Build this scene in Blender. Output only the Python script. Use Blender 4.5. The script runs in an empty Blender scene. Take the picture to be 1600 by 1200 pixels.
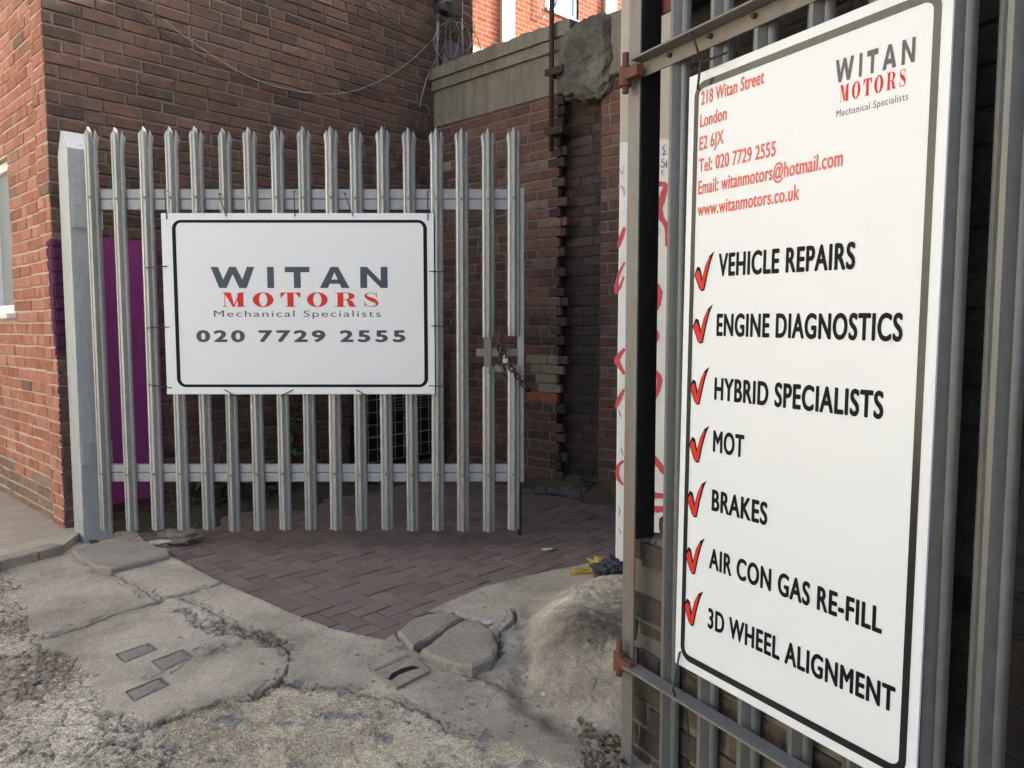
import bpy, math, random
import numpy as np
from mathutils import Vector, Matrix

R = math.radians
scene = bpy.context.scene
COL = scene.collection

# ------------------------------------------------------------------ camera, sky, sun, exposure
CAM_H, PITCH, FPX = 1.27, R(4.3), 1160.0
cam = bpy.data.cameras.new('camera')
cam.sensor_width = 36.0
cam.lens = FPX / 1600 * 36
cam.clip_start, cam.clip_end = 0.02, 500
cam_o = bpy.data.objects.new('camera', cam)
COL.objects.link(cam_o)
cam_o.location = (0, 0, CAM_H)
cam_o.rotation_euler = (R(90) - PITCH, 0, 0)
scene.camera = cam_o

SUN_EL, SUN_DIR = R(33), (0.90, 0.436)            # horizontal direction towards the sun
SUN_ROT = math.atan2(SUN_DIR[0], SUN_DIR[1])
world = bpy.data.worlds.new('World')
scene.world = world
world.use_nodes = True
wn = world.node_tree
sky = wn.nodes.new('ShaderNodeTexSky')
sky.sky_type = 'NISHITA'
sky.sun_disc = False
sky.sun_elevation = SUN_EL
sky.sun_rotation = SUN_ROT
sky.dust_density = 7.0
sky.air_density = 0.8
sky.ozone_density = 0.0
wn.links.new(sky.outputs[0], wn.nodes['Background'].inputs[0])
wn.nodes['Background'].inputs[1].default_value = 0.15

sun = bpy.data.lights.new('sun', 'SUN')
sun.energy = 2.6
sun.angle = R(1)
sun.color = (1.0, 0.95, 0.88)
sun_o = bpy.data.objects.new('sun', sun)
COL.objects.link(sun_o)
sun_o.location = (9, 6, 9)
to_sun = Vector((SUN_DIR[0] * math.cos(SUN_EL), SUN_DIR[1] * math.cos(SUN_EL), math.sin(SUN_EL)))
sun_o.rotation_euler = to_sun.to_track_quat('Z', 'Y').to_euler()

scene.view_settings.view_transform = 'Standard'
scene.view_settings.look = 'None'
scene.view_settings.exposure = 2.36
scene.view_settings.gamma = 1.0

# ------------------------------------------------------------------ helpers
rng = np.random.default_rng(7)
random.seed(7)
CAMP = np.array([0, 0, CAM_H])
FW = np.array([0, math.cos(PITCH), -math.sin(PITCH)])
UP = np.array([0, math.sin(PITCH), math.cos(PITCH)])
RT = np.array([1.0, 0, 0])


def ray(px, py):
    return FW + RT * ((px - 800) / FPX) + UP * (-(py - 600) / FPX)


def hit(px, py, p0, n):
    d = ray(px, py)
    p0 = np.asarray(p0, float)
    n = np.asarray(n, float)
    return CAMP + d * (np.dot(p0 - CAMP, n) / np.dot(d, n))


def ground(px, py, z=0.0):
    return hit(px, py, (0, 0, z), (0, 0, 1))


def z_at(py, x, y):
    """height of the photo row py at the ground position x, y"""
    k = -(py - 600) / FPX
    return CAM_H + y * (k * math.cos(PITCH) - math.sin(PITCH)) / (math.cos(PITCH) + k * math.sin(PITCH))


def meta(o, label=None, cat=None, group=None, kind=None):
    for k, v in (('label', label), ('category', cat), ('group', group), ('kind', kind)):
        if v:
            o[k] = v
    return o


def thing(name, loc, label, cat, group=None):
    o = bpy.data.objects.new(name, None)
    COL.objects.link(o)
    o.location = loc
    o.empty_display_size = 0.05
    return meta(o, label, cat, group)


def wloc(o):
    v = Vector((0, 0, 0))
    while o is not None:
        v += Vector(o.location)
        o = o.parent
    return v


class MB:
    """collects faces for one mesh"""

    def __init__(s):
        s.v, s.f, s.m = [], [], []

    def add(s, verts, faces, m=0):
        b = len(s.v)
        s.v += [tuple(map(float, p)) for p in verts]
        for f in faces:
            s.f.append([i + b for i in f])
            s.m.append(m)
        return b

    def box8(s, p, m=0):                               # four bottom points then four top points
        s.add(p, [(3, 2, 1, 0), (4, 5, 6, 7), (0, 1, 5, 4), (1, 2, 6, 5), (2, 3, 7, 6), (3, 0, 4, 7)], m)

    def box(s, lo, hi, m=0):
        x0, y0, z0 = lo
        x1, y1, z1 = hi
        s.box8([(x0, y0, z0), (x1, y0, z0), (x1, y1, z0), (x0, y1, z0), (x0, y0, z1), (x1, y0, z1), (x1, y1, z1), (x0, y1, z1)], m)

    def obox(s, o, a, b, c, ra, rb, rc, m=0):          # oriented box: ranges along axes a, b, c from o
        o, a, b, c = (np.asarray(q, float) for q in (o, a, b, c))
        P = []
        for k in rc:
            for i, j in ((0, 0), (1, 0), (1, 1), (0, 1)):
                P.append(o + a * ra[i] + b * rb[j] + c * k)
        s.box8(P, m)

    def tube(s, pts, r, n=8, m=0, cap=True):
        pts = [np.asarray(p, float) for p in pts]
        rr = r if hasattr(r, '__len__') else [r] * len(pts)
        prev = None
        base = len(s.v)
        for i, p in enumerate(pts):
            t = pts[min(i + 1, len(pts) - 1)] - pts[max(i - 1, 0)]
            t = t / (np.linalg.norm(t) + 1e-9)
            if prev is None:
                q = np.array([0, 0, 1.0]) if abs(t[2]) < .9 else np.array([1.0, 0, 0])
            else:
                q = prev
            u = np.cross(t, q)
            u /= np.linalg.norm(u) + 1e-9
            w = np.cross(u, t)
            prev = w
            for k in range(n):
                a = 2 * math.pi * k / n
                s.v.append(tuple(p + (u * math.cos(a) + w * math.sin(a)) * rr[i]))
        for i in range(len(pts) - 1):
            for k in range(n):
                a, b = base + i * n + k, base + i * n + (k + 1) % n
                s.f.append([a, b, b + n, a + n])
                s.m.append(m)
        if cap:
            s.f.append([base + k for k in range(n)][::-1])
            s.f.append([base + (len(pts) - 1) * n + k for k in range(n)])
            s.m += [m, m]

    def build(s, name, mats, parent=None, smooth=False, loc=None, bevel=0.0):
        """parent: vertices are world coordinates and are made relative to it; loc: vertices are already local"""
        me = bpy.data.meshes.new(name)
        off = Vector((0, 0, 0))
        if loc is None and parent is not None:
            off = wloc(parent)
        vs = np.array(s.v, float).reshape(-1, 3) - np.array(off)
        me.from_pydata(vs.tolist(), [], s.f)
        for m in (mats if isinstance(mats, (list, tuple)) else [mats]):
            me.materials.append(m)
        if len(me.polygons) == len(s.m):
            me.polygons.foreach_set('material_index', s.m)
        me.polygons.foreach_set('use_smooth', [smooth] * len(me.polygons))
        me.validate()
        me.update()
        o = bpy.data.objects.new(name, me)
        COL.objects.link(o)
        if parent is not None:
            o.parent = parent
        if loc is not None:
            o.location = loc
        if bevel:
            b = o.modifiers.new('bevel', 'BEVEL')
            b.width, b.segments, b.limit_method = bevel, 2, 'ANGLE'
        return o


def recentre(o, p):
    """moves a top-level mesh's origin to p without moving its geometry"""
    p = Vector(p)
    o.data.transform(Matrix.Translation(-p))
    o.location = p
    return o


# ---- value noise in numpy
def vnoise(x, y, seed):
    g = np.random.default_rng(seed).random((256, 256))
    xi, yi = np.floor(x).astype(int), np.floor(y).astype(int)
    fx, fy = x - xi, y - yi
    fx, fy = fx * fx * (3 - 2 * fx), fy * fy * (3 - 2 * fy)
    a, b = g[xi % 256, yi % 256], g[(xi + 1) % 256, yi % 256]
    c, d = g[xi % 256, (yi + 1) % 256], g[(xi + 1) % 256, (yi + 1) % 256]
    return (a * (1 - fx) + b * fx) * (1 - fy) + (c * (1 - fx) + d * fx) * fy - 0.5


def fbm(x, y, f, seed, oct=4, gain=0.5):
    r, amp = 0, 1.0
    for i in range(oct):
        r = r + amp * vnoise(x * f, y * f, seed + i)
        f *= 2.03
        amp *= gain
    return r


def worley(x, y, f, seed):
    """distance to nearest point, difference to second, id value"""
    g = np.random.default_rng(seed).random((128, 128, 3))
    X, Y = x * f, y * f
    xi, yi = np.floor(X).astype(int), np.floor(Y).astype(int)
    d1 = np.full(x.shape, 9.0)
    d2 = np.full(x.shape, 9.0)
    idv = np.zeros(x.shape)
    for i in (-1, 0, 1):
        for j in (-1, 0, 1):
            c = g[(xi + i) % 128, (yi + j) % 128]
            d = np.hypot(xi + i + c[..., 0] - X, yi + j + c[..., 1] - Y)
            n = d < d1
            d2 = np.where(n, d1, np.minimum(d2, d))
            idv = np.where(n, c[..., 2], idv)
            d1 = np.where(n, d, d1)
    return d1, d2 - d1, idv


def inpoly(x, y, P):
    r = np.zeros(np.shape(x), bool)
    n = len(P)
    for i in range(n):
        (x0, y0), (x1, y1) = P[i][:2], P[(i + 1) % n][:2]
        if y0 == y1:
            continue
        c = ((y0 > y) != (y1 > y)) & (x < (x1 - x0) * (y - y0) / (y1 - y0) + x0)
        r ^= c
    return r


def dist_line(x, y, P):
    d = np.full(np.shape(x), 9.0)
    for (x0, y0), (x1, y1) in zip([q[:2] for q in P[:-1]], [q[:2] for q in P[1:]]):
        dx, dy = x1 - x0, y1 - y0
        t = np.clip(((x - x0) * dx + (y - y0) * dy) / (dx * dx + dy * dy + 1e-12), 0, 1)
        d = np.minimum(d, np.hypot(x - x0 - t * dx, y - y0 - t * dy))
    return d


def smooth_step(a, b, x):
    t = np.clip((x - a) / (b - a), 0, 1)
    return t * t * (3 - 2 * t)


# ------------------------------------------------------------------ materials
class NT:
    def __init__(s, name):
        s.m = bpy.data.materials.new(name)
        s.m.use_nodes = True
        s.t = s.m.node_tree
        s.b = s.t.nodes['Principled BSDF']

    def n(s, typ, **kw):
        x = s.t.nodes.new(typ)
        for k, v in kw.items():
            setattr(x, k, v)
        return x

    def link(s, a, b):
        s.t.links.new(a, b)

    def inp(s, sock, v):
        if isinstance(v, bpy.types.NodeSocket):
            s.link(v, sock)
        elif isinstance(v, (tuple, list)) and len(v) == 3 and sock.type == 'RGBA':
            sock.default_value = (*v, 1)
        else:
            sock.default_value = v

    def coord(s, kind='Object'):
        if not hasattr(s, '_c'):
            s._c = s.n('ShaderNodeTexCoord')
        return s._c.outputs[kind]

    def mapping(s, scale=(1, 1, 1), rot=(0, 0, 0), vec=None):
        m = s.n('ShaderNodeMapping')
        m.inputs['Scale'].default_value = scale
        m.inputs['Rotation'].default_value = rot
        s.link(vec or s.coord(), m.inputs[0])
        return m.outputs[0]

    def noise(s, scale, detail=4, rough=0.55, vec=None, dist=0.0):
        x = s.n('ShaderNodeTexNoise')
        x.inputs['Scale'].default_value = scale
        x.inputs['Detail'].default_value = detail
        x.inputs['Roughness'].default_value = rough
        x.inputs['Distortion'].default_value = dist
        s.link(vec or s.coord(), x.inputs['Vector'])
        return x.outputs['Fac']

    def ramp(s, fac, stops, interp='LINEAR'):
        x = s.n('ShaderNodeValToRGB')
        e = x.color_ramp.elements
        x.color_ramp.interpolation = interp
        while len(e) < len(stops):
            e.new(0.5)
        for el, (p, c) in zip(e, stops):
            el.position = p
            el.color = (*c, 1) if hasattr(c, '__len__') else (c, c, c, 1)
        s.link(fac, x.inputs[0])
        return x.outputs[0]

    def mix(s, a, b, fac, mode='MIX'):
        x = s.n('ShaderNodeMix', data_type='RGBA', blend_type=mode)
        s.inp(x.inputs[0], fac)
        s.inp(x.inputs[6], a)
        s.inp(x.inputs[7], b)
        return x.outputs[2]

    def math(s, op, a, b=0.0):
        x = s.n('ShaderNodeMath', operation=op)
        s.inp(x.inputs[0], a)
        s.inp(x.inputs[1], b)
        return x.outputs[0]

    def bump(s, h, dist=0.002, strength=1.0, prev=None):
        x = s.n('ShaderNodeBump')
        x.inputs['Distance'].default_value = dist
        x.inputs['Strength'].default_value = strength
        s.link(h, x.inputs['Height'])
        if prev is not None:
            s.link(prev, x.inputs['Normal'])
        return x.outputs[0]

    def done(s, color, rough=0.8, metal=0.0, normal=None, spec=None, coat=None):
        s.inp(s.b.inputs['Base Color'], color)
        s.inp(s.b.inputs['Roughness'], rough)
        s.inp(s.b.inputs['Metallic'], metal)
        if normal is not None:
            s.link(normal, s.b.inputs['Normal'])
        if spec is not None:
            s.inp(s.b.inputs['Specular IOR Level'], spec)
        if coat:
            s.b.inputs['Coat Weight'].default_value = coat[0]
            s.b.inputs['Coat Roughness'].default_value = coat[1]
        return s.m


def plain(name, c, rough=0.6, metal=0.0, var=0.25, scale=20, bump=0.0, spec=None, coat=None):
    t = NT(name)
    n = t.noise(scale, 5)
    col = t.mix(tuple(x * (1 - var) for x in c), tuple(min(1, x * (1 + var)) for x in c), n)
    nm = t.bump(t.noise(scale * 6, 4), bump) if bump else None
    return t.done(col, rough, metal, nm, spec, coat)


def brick_mat(name, stops, soot=0.5, soot_col=(0.05, 0.045, 0.04), bump=0.003, soot_scale=1.3):
    t = NT(name)
    g = t.n('ShaderNodeNewGeometry')
    base = t.ramp(g.outputs['Random Per Island'], stops)
    fine = t.noise(55, 6, 0.65)
    mid = t.noise(14, 4)
    c = t.mix(base, t.ramp(mid, [(0.3, (0.35, 0.33, 0.32)), (0.7, (0.75, 0.72, 0.7))]), 0.55, 'OVERLAY')
    c = t.mix(c, t.ramp(fine, [(0.3, 0.25), (0.75, 0.8)]), 0.45, 'OVERLAY')
    big = t.ramp(t.noise(soot_scale, 6, 0.65, dist=0.6), [(0.42, 0.0), (0.72, 1.0)])
    c = t.mix(c, soot_col, t.math('MULTIPLY', big, soot))
    pale = t.ramp(t.noise(30, 5, 0.7), [(0.62, 0.0), (0.75, 1.0)])
    c = t.mix(c, (0.36, 0.31, 0.27), t.math('MULTIPLY', pale, 0.25))
    nm = t.bump(t.noise(90, 6, 0.7), bump)
    nm = t.bump(t.noise(22, 3), bump * 1.6, 0.7, nm)
    return t.done(c, 0.88, 0, nm, 0.25)


def mortar_mat(name, c):
    t = NT(name)
    n = t.noise(18, 6, 0.7)
    col = t.mix(tuple(x * 0.6 for x in c), tuple(x * 1.25 for x in c), n)
    nm = t.bump(t.noise(120, 5, 0.75), 0.003)
    return t.done(col, 0.95, 0, nm, 0.1)


def galv_mat(name, c=(0.40, 0.405, 0.385), metal=0.6, rough=0.45, dirt=0.35, rust=0.0):
    t = NT(name)
    oi = t.n('ShaderNodeObjectInfo')
    off = t.n('ShaderNodeVectorMath', operation='ADD')
    sc_ = t.math('MULTIPLY', oi.outputs['Random'], 37.0)
    t.link(t.n('ShaderNodeTexCoord').outputs['Object'], off.inputs[0])
    t.link(sc_, off.inputs[1])
    t._c = type('C', (), {'outputs': {'Object': off.outputs[0]}})()
    streak = t.noise(6, 6, 0.7, t.mapping((7, 7, 0.5)))
    spang = t.noise(38, 4, 0.6)
    col = t.mix(tuple(x * 0.72 for x in c), tuple(min(1, x * 1.18) for x in c), streak)
    col = t.mix(col, t.ramp(spang, [(0.3, 0.32), (0.7, 0.66)]), 0.35, 'OVERLAY')
    d = t.ramp(t.noise(9, 7, 0.75, t.mapping((3, 3, 0.7))), [(0.52, 0.0), (0.78, 1.0)])
    col = t.mix(col, (0.16, 0.145, 0.12), t.math('MULTIPLY', d, dirt))
    if rust:
        rr = t.ramp(t.noise(7, 7, 0.75, t.mapping((2.5, 2.5, 0.35))), [(0.5, 0.0), (0.66, 1.0)])
        col = t.mix(col, (0.26, 0.1, 0.035), t.math('MULTIPLY', rr, rust))
    col = t.mix(col, t.ramp(oi.outputs['Random'], [(0, 0.4), (1, 0.58)]), 0.6, 'OVERLAY')
    ro = t.math('ADD', t.math('MULTIPLY', spang, 0.3), rough - 0.15)
    return t.done(col, ro, metal, t.bump(t.noise(70, 5), 0.0006), 0.5)


M = {}
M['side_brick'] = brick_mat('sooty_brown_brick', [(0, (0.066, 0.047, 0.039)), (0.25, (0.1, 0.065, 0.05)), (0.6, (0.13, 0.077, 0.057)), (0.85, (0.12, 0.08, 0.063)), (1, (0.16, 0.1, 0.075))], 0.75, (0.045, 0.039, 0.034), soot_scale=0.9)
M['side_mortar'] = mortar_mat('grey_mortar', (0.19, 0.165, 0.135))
M['front_brick'] = brick_mat('red_brick', [(0, (0.26, 0.105, 0.07)), (0.3, (0.34, 0.14, 0.092)), (0.7, (0.37, 0.165, 0.112)), (0.95, (0.4, 0.2, 0.14)), (1, (0.15, 0.09, 0.075))], 0.3, (0.15, 0.1, 0.08))
M['front_mortar'] = mortar_mat('sandy_mortar', (0.5, 0.4, 0.31))
M['yard_brick'] = brick_mat('dark_yard_brick', [(0, (0.09, 0.055, 0.042)), (0.4, (0.155, 0.08, 0.056)), (0.75, (0.18, 0.088, 0.06)), (1, (0.2, 0.14, 0.1))], 0.7)
M['yellow_brick'] = brick_mat('yellow_stock_brick', [(0, (0.24, 0.19, 0.13)), (1, (0.32, 0.26, 0.17))], 0.3)
M['orange_one'] = brick_mat('orange_red_brick', [(0, (0.35, 0.1, 0.05)), (1, (0.35, 0.1, 0.05))], 0.1)
M['yard_mortar'] = mortar_mat('dull_mortar', (0.2, 0.175, 0.15))
M['arch_brick'] = brick_mat('shade_black_brick', [(0, (0.03, 0.026, 0.022)), (0.5, (0.05, 0.042, 0.034)), (1, (0.075, 0.058, 0.044))], 0.6, (0.015, 0.014, 0.013), 0.006)  # near-black colour stands for the deep shade behind the pales
M['plinth_brick'] = brick_mat('grimy_plinth_brick', [(0, (0.17, 0.115, 0.085)), (1, (0.26, 0.18, 0.13))], 0.5, (0.12, 0.1, 0.08))
M['recess_brick'] = brick_mat('sooty_shaded_brick', [(0, (0.05, 0.036, 0.03)), (1, (0.1, 0.066, 0.05))], 0.6)  # darkened for the shadow in the recess and for soot at the wall end
M['pier_brick'] = brick_mat('dirty_stock_brick', [(0, (0.05, 0.042, 0.032)), (0.5, (0.08, 0.065, 0.047)), (1, (0.11, 0.088, 0.062))], 0.5, (0.04, 0.035, 0.03), 0.007)
M['pier_mortar'] = mortar_mat('crumbling_mortar', (0.17, 0.148, 0.115))
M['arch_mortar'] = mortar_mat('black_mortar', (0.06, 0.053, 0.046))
M['galv'] = galv_mat('galvanised_steel')
M['galv_rail'] = galv_mat('galvanised_rail', (0.30, 0.305, 0.295), 0.4, 0.5, 0.45)
M['galv_post'] = galv_mat('galvanised_post', (0.42, 0.45, 0.45), 0.35, 0.5, 0.35)
M['galv_dull'] = galv_mat('weathered_steel', (0.17, 0.17, 0.155), 0.4, 0.5, 0.6)
M['galv_rust'] = galv_mat('rust_streaked_steel', (0.175, 0.178, 0.162), 0.4, 0.5, 0.6, 1.0)
M['old_iron'] = galv_mat('dirty_old_iron', (0.2, 0.185, 0.165), 0.2, 0.65, 0.6, 0.25)
M['rust'] = plain('rust', (0.13, 0.05, 0.03), 0.85, 0.1, 0.5, 30, 0.002)
M['rust_dark'] = plain('dark_rust', (0.05, 0.027, 0.022), 0.8, 0.1, 0.5, 30, 0.002)
M['rust_red'] = plain('red_oxide_paint', (0.2, 0.062, 0.042), 0.75, 0.0, 0.45, 14, 0.001)
M['black_face'] = plain('near_black', (0.012, 0.011, 0.01), 0.75, 0, 0.4, 12, 0.0005, 0.15)  # even near-black, one tone all over
M['black_tie'] = plain('black_nylon', (0.012, 0.012, 0.013), 0.5)
M['black_plastic'] = plain('black_plastic', (0.012, 0.012, 0.013), 0.5)
M['chain'] = plain('tarnished_chain', (0.06, 0.045, 0.035), 0.5, 0.6, 0.5, 60)
M['lock'] = plain('padlock_steel', (0.4, 0.38, 0.34), 0.35, 0.7)
M['wire'] = plain('wire_steel', (0.36, 0.38, 0.4), 0.4, 0.6)
def purple_mat():
    t = NT('purple_paint')
    c = t.mix((0.21, 0.03, 0.165), (0.31, 0.055, 0.245), t.noise(2.2, 6, 0.65))
    st = t.ramp(t.noise(5, 7, 0.75, t.mapping((4, 4, 0.5))), [(0.5, 0), (0.75, 1)])
    c = t.mix(c, (0.09, 0.035, 0.07), t.math('MULTIPLY', st, 0.6))
    ch = t.ramp(t.noise(30, 6, 0.75), [(0.68, 0), (0.71, 1)])
    c = t.mix(c, (0.3, 0.24, 0.26), t.math('MULTIPLY', ch, 0.6))
    return t.done(c, 0.5, 0, t.bump(t.noise(40, 5), 0.001), 0.4)


M['purple'] = purple_mat()
M['plum'] = plain('old_plum_paint', (0.075, 0.018, 0.048), 0.7, 0, 0.5, 18, 0.002)
M['white_pvc'] = plain('white_frame', (0.75, 0.75, 0.73), 0.35, 0, 0.06)
M['cream'] = plain('cream_render', (0.36, 0.3, 0.245), 0.85, 0, 0.06, 3, 0.001)
M['terrace'] = plain('pale_brick', (0.5, 0.51, 0.44), 0.9, 0, 0.15, 3)
M['cable_grey'] = plain('grey_cable', (0.27, 0.27, 0.26), 0.6)
M['cable_black'] = plain('black_cable', (0.03, 0.03, 0.032), 0.6)
M['slate'] = plain('grey_slate', (0.17, 0.18, 0.2), 0.7, 0, 0.3, 12, 0.001)
M['edging'] = plain('blue_black_brick', (0.075, 0.073, 0.08), 0.75, 0, 0.35, 18, 0.002)
M['leaf'] = plain('leaf_green', (0.06, 0.1, 0.035), 0.55, 0, 0.45, 9)
M['stem'] = plain('stem_brown', (0.09, 0.075, 0.04), 0.8)
M['dry_leaf'] = plain('dry_leaf', (0.2, 0.14, 0.08), 0.85, 0, 0.5, 30)
M['yellow_rag'] = plain('yellow_cloth', (0.4, 0.27, 0.05), 0.9, 0, 0.4, 40, 0.003)
M['dark_rag'] = plain('dark_cloth', (0.05, 0.05, 0.055), 0.9, 0, 0.6, 25, 0.003)
M['grey_sett'] = plain('grey_sett', (0.21, 0.185, 0.15), 0.8, 0, 0.4, 60, 0.003)
M['litter'] = plain('litter_white', (0.45, 0.44, 0.4), 0.7)

# glossy printed boards
def board_mat(name, c, rough=0.3):
    t = NT(name)
    n = t.noise(2.5, 5, 0.6)
    d = t.ramp(t.noise(11, 7, 0.75), [(0.58, 0.0), (0.85, 1.0)])
    col = t.mix(tuple(x * 0.97 for x in c), c, n)
    col = t.mix(col, tuple(x * 0.82 for x in c), t.math('MULTIPLY', d, 0.35))
    return t.done(col, rough, 0, None, 0.5)


M['board'] = board_mat('white_board', (0.69, 0.7, 0.685))
M['ink_black'] = plain('black_ink', (0.008, 0.007, 0.008), 0.5, 0, 0.1, 5, 0, 0.12)
M['ink_gloss'] = plain('glossy_black_ink', (0.012, 0.010, 0.011), 0.2, 0, 0.1, 5, 0, 0.55)
M['ink_glare'] = plain('glare_red_ink', (0.6, 0.085, 0.06), 0.3, 0, 0.08, 9, 0, 0.5)  # paler red: glare on the address lines put into the colour
M['ink_slate'] = plain('slate_ink', (0.03, 0.045, 0.06), 0.3, 0, 0.08)
M['ink_plum'] = plain('plum_grey_ink', (0.07, 0.05, 0.066), 0.3, 0, 0.08, 20, 0, 0.4)
M['ink_red'] = plain('red_ink', (0.58, 0.03, 0.02), 0.45, 0, 0.06, 20, 0, 0.2)
M['ink_grey'] = plain('dark_grey_ink', (0.05, 0.05, 0.055), 0.3, 0, 0.08)
M['spray_red'] = plain('red_spray_paint', (0.55, 0.06, 0.075), 0.6, 0, 0.3, 60)
M['spray_pink'] = plain('pink_spray_paint', (0.55, 0.33, 0.42), 0.6, 0, 0.3, 60)
M['marker'] = plain('black_marker', (0.05, 0.05, 0.06), 0.6)


def pillar_mat():
    t = NT('painted_pillar')
    sep = t.n('ShaderNodeSeparateXYZ')
    t.link(t.coord(), sep.inputs[0])
    up = t.math('GREATER_THAN', t.math('ADD', sep.outputs[2], t.math('MULTIPLY', t.noise(20, 2), 0.03)), 2.2)
    n = t.noise(7, 6, 0.7)
    w = t.mix((0.62, 0.61, 0.57), (0.82, 0.81, 0.77), n)
    b = t.mix((0.4, 0.36, 0.29), (0.55, 0.5, 0.42), n)
    c = t.mix(w, b, up)
    chips = t.ramp(t.noise(26, 7, 0.75, t.mapping((1.5, 1.5, 0.7))), [(0.64, 0.0), (0.68, 1.0)])
    c = t.mix(c, (0.16, 0.15, 0.13), t.math('MULTIPLY', chips, 0.8))
    return t.done(c, 0.75, 0, t.bump(t.noise(60, 5), 0.001), 0.3)


M['pillar'] = pillar_mat()


def concrete_mat(name, c, moss=0.3, dark=(0.05, 0.05, 0.035), fine=0.004, streaks=False):
    t = NT(name)
    n1 = t.noise(5, 7, 0.7)
    c1 = t.mix(tuple(x * 0.6 for x in c), tuple(x * 1.2 for x in c), n1)
    n2 = t.noise(60, 6, 0.75)
    c1 = t.mix(c1, t.ramp(n2, [(0.3, 0.25), (0.7, 0.72)]), 0.5, 'OVERLAY')
    mp = t.mapping((6, 6, 0.6)) if streaks else None
    d = t.ramp(t.noise(2.2, 7, 0.7, mp, 0.4), [(0.42, 0.0), (0.75, 1.0)])
    c1 = t.mix(c1, dark, t.math('MULTIPLY', d, moss))
    nm = t.bump(t.noise(110, 6, 0.8), fine)
    nm = t.bump(t.noise(18, 5), fine * 1.2, 0.8, nm)
    return t.done(c1, 0.92, 0, nm, 0.15)


M['coping'] = concrete_mat('mossy_coping', (0.26, 0.232, 0.175), 0.6, (0.075, 0.07, 0.045), 0.002, True)
M['rubble_cap'] = concrete_mat('broken_concrete', (0.27, 0.25, 0.2), 0.9, (0.04, 0.038, 0.03), 0.014)
M['pavement'] = concrete_mat('pavement_concrete', (0.46, 0.39, 0.29), 0.3, (0.15, 0.13, 0.1), 0.004)
M['kerb'] = concrete_mat('kerb_concrete', (0.36, 0.31, 0.245), 0.4, (0.1, 0.09, 0.075), 0.006)
M['slab'] = concrete_mat('broken_slab', (0.35, 0.3, 0.235), 0.4, (0.1, 0.09, 0.075), 0.005)
M['dirt'] = concrete_mat('dirt', (0.11, 0.095, 0.07), 0.5, (0.04, 0.04, 0.025), 0.014)
M['joint'] = plain('joint_soil', (0.018, 0.015, 0.012), 0.95)
M['stone'] = concrete_mat('stone_bits', (0.28, 0.24, 0.185), 0.4, (0.09, 0.08, 0.065), 0.006)


def road_mat():
    t = NT('cracked_road')
    a = t.n('ShaderNodeAttribute', attribute_name='kind')
    sp = t.n('ShaderNodeSeparateColor')
    t.link(a.outputs['Color'], sp.inputs[0])
    rub, patch, dirt = sp.outputs[0], sp.outputs[1], sp.outputs[2]
    a2 = t.n('ShaderNodeAttribute', attribute_name='tone')
    slab = t.mix((0.325, 0.275, 0.205), (0.5, 0.435, 0.335), t.noise(3.2, 8, 0.7))
    speck = t.noise(210, 3, 0.7)
    slab = t.mix(slab, t.ramp(speck, [(0.36, 0.18), (0.5, 0.5), (0.68, 0.85)]), 0.5, 'OVERLAY')
    slab = t.mix(slab, (0.42, 0.33, 0.21), t.math('MULTIPLY', t.ramp(t.noise(1.7, 6, 0.7), [(0.5, 0), (0.7, 1)]), 0.28))
    slab = t.mix(slab, (0.11, 0.1, 0.085), t.math('MULTIPLY', t.ramp(t.noise(2.6, 7, 0.72), [(0.55, 0), (0.75, 1)]), 0.55))
    rc = t.mix((0.3, 0.245, 0.175), (0.57, 0.485, 0.365), t.noise(30, 7, 0.75))
    rc = t.mix(rc, t.ramp(t.noise(150, 4, 0.7), [(0.3, 0.15), (0.7, 0.85)]), 0.55, 'OVERLAY')
    pc = t.mix((0.37, 0.31, 0.212), (0.62, 0.53, 0.375), t.noise(9, 8, 0.75))
    blue = t.ramp(t.noise(7.5, 4, 0.5, dist=0.5), [(0.58, 0), (0.64, 1)])
    pc = t.mix(pc, (0.2, 0.2, 0.195), t.math('MULTIPLY', blue, 0.75))
    pc = t.mix(pc, t.ramp(t.noise(120, 5, 0.75), [(0.3, 0.15), (0.7, 0.85)]), 0.55, 'OVERLAY')
    vo = t.n('ShaderNodeTexVoronoi')
    vo.inputs['Scale'].default_value = 135
    t.link(t.coord(), vo.inputs['Vector'])
    vs_ = t.n('ShaderNodeSeparateColor')
    t.link(vo.outputs['Color'], vs_.inputs[0])
    agg = t.ramp(vs_.outputs[0], [(0, 0.22), (0.5, 0.5), (0.9, 0.68), (1, 0.92)])
    slab = t.mix(slab, agg, 0.13, 'OVERLAY')
    rc = t.mix(rc, agg, 0.6, 'OVERLAY')
    pc = t.mix(pc, agg, 0.45, 'OVERLAY')
    c = t.mix(slab, rc, rub)
    c = t.mix(c, pc, patch)
    c = t.mix(c, a2.outputs['Color'], 0.8, 'OVERLAY')
    c = t.mix(c, (0.035, 0.03, 0.024), t.math('MULTIPLY', dirt, 0.9))
    nm = t.bump(t.noise(260, 4, 0.8), 0.0035)
    nm = t.bump(t.noise(60, 6, 0.75), 0.005, 0.8, nm)
    rp = t.math('MAXIMUM', rub, t.math('MULTIPLY', patch, 0.6))
    nm = t.bump(t.math('MULTIPLY', vo.outputs['Distance'], t.math('ADD', rp, 0.15)), 0.006, 0.9, nm)
    return t.done(c, 0.93, 0, nm, 0.15)


M['road'] = road_mat()


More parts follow.
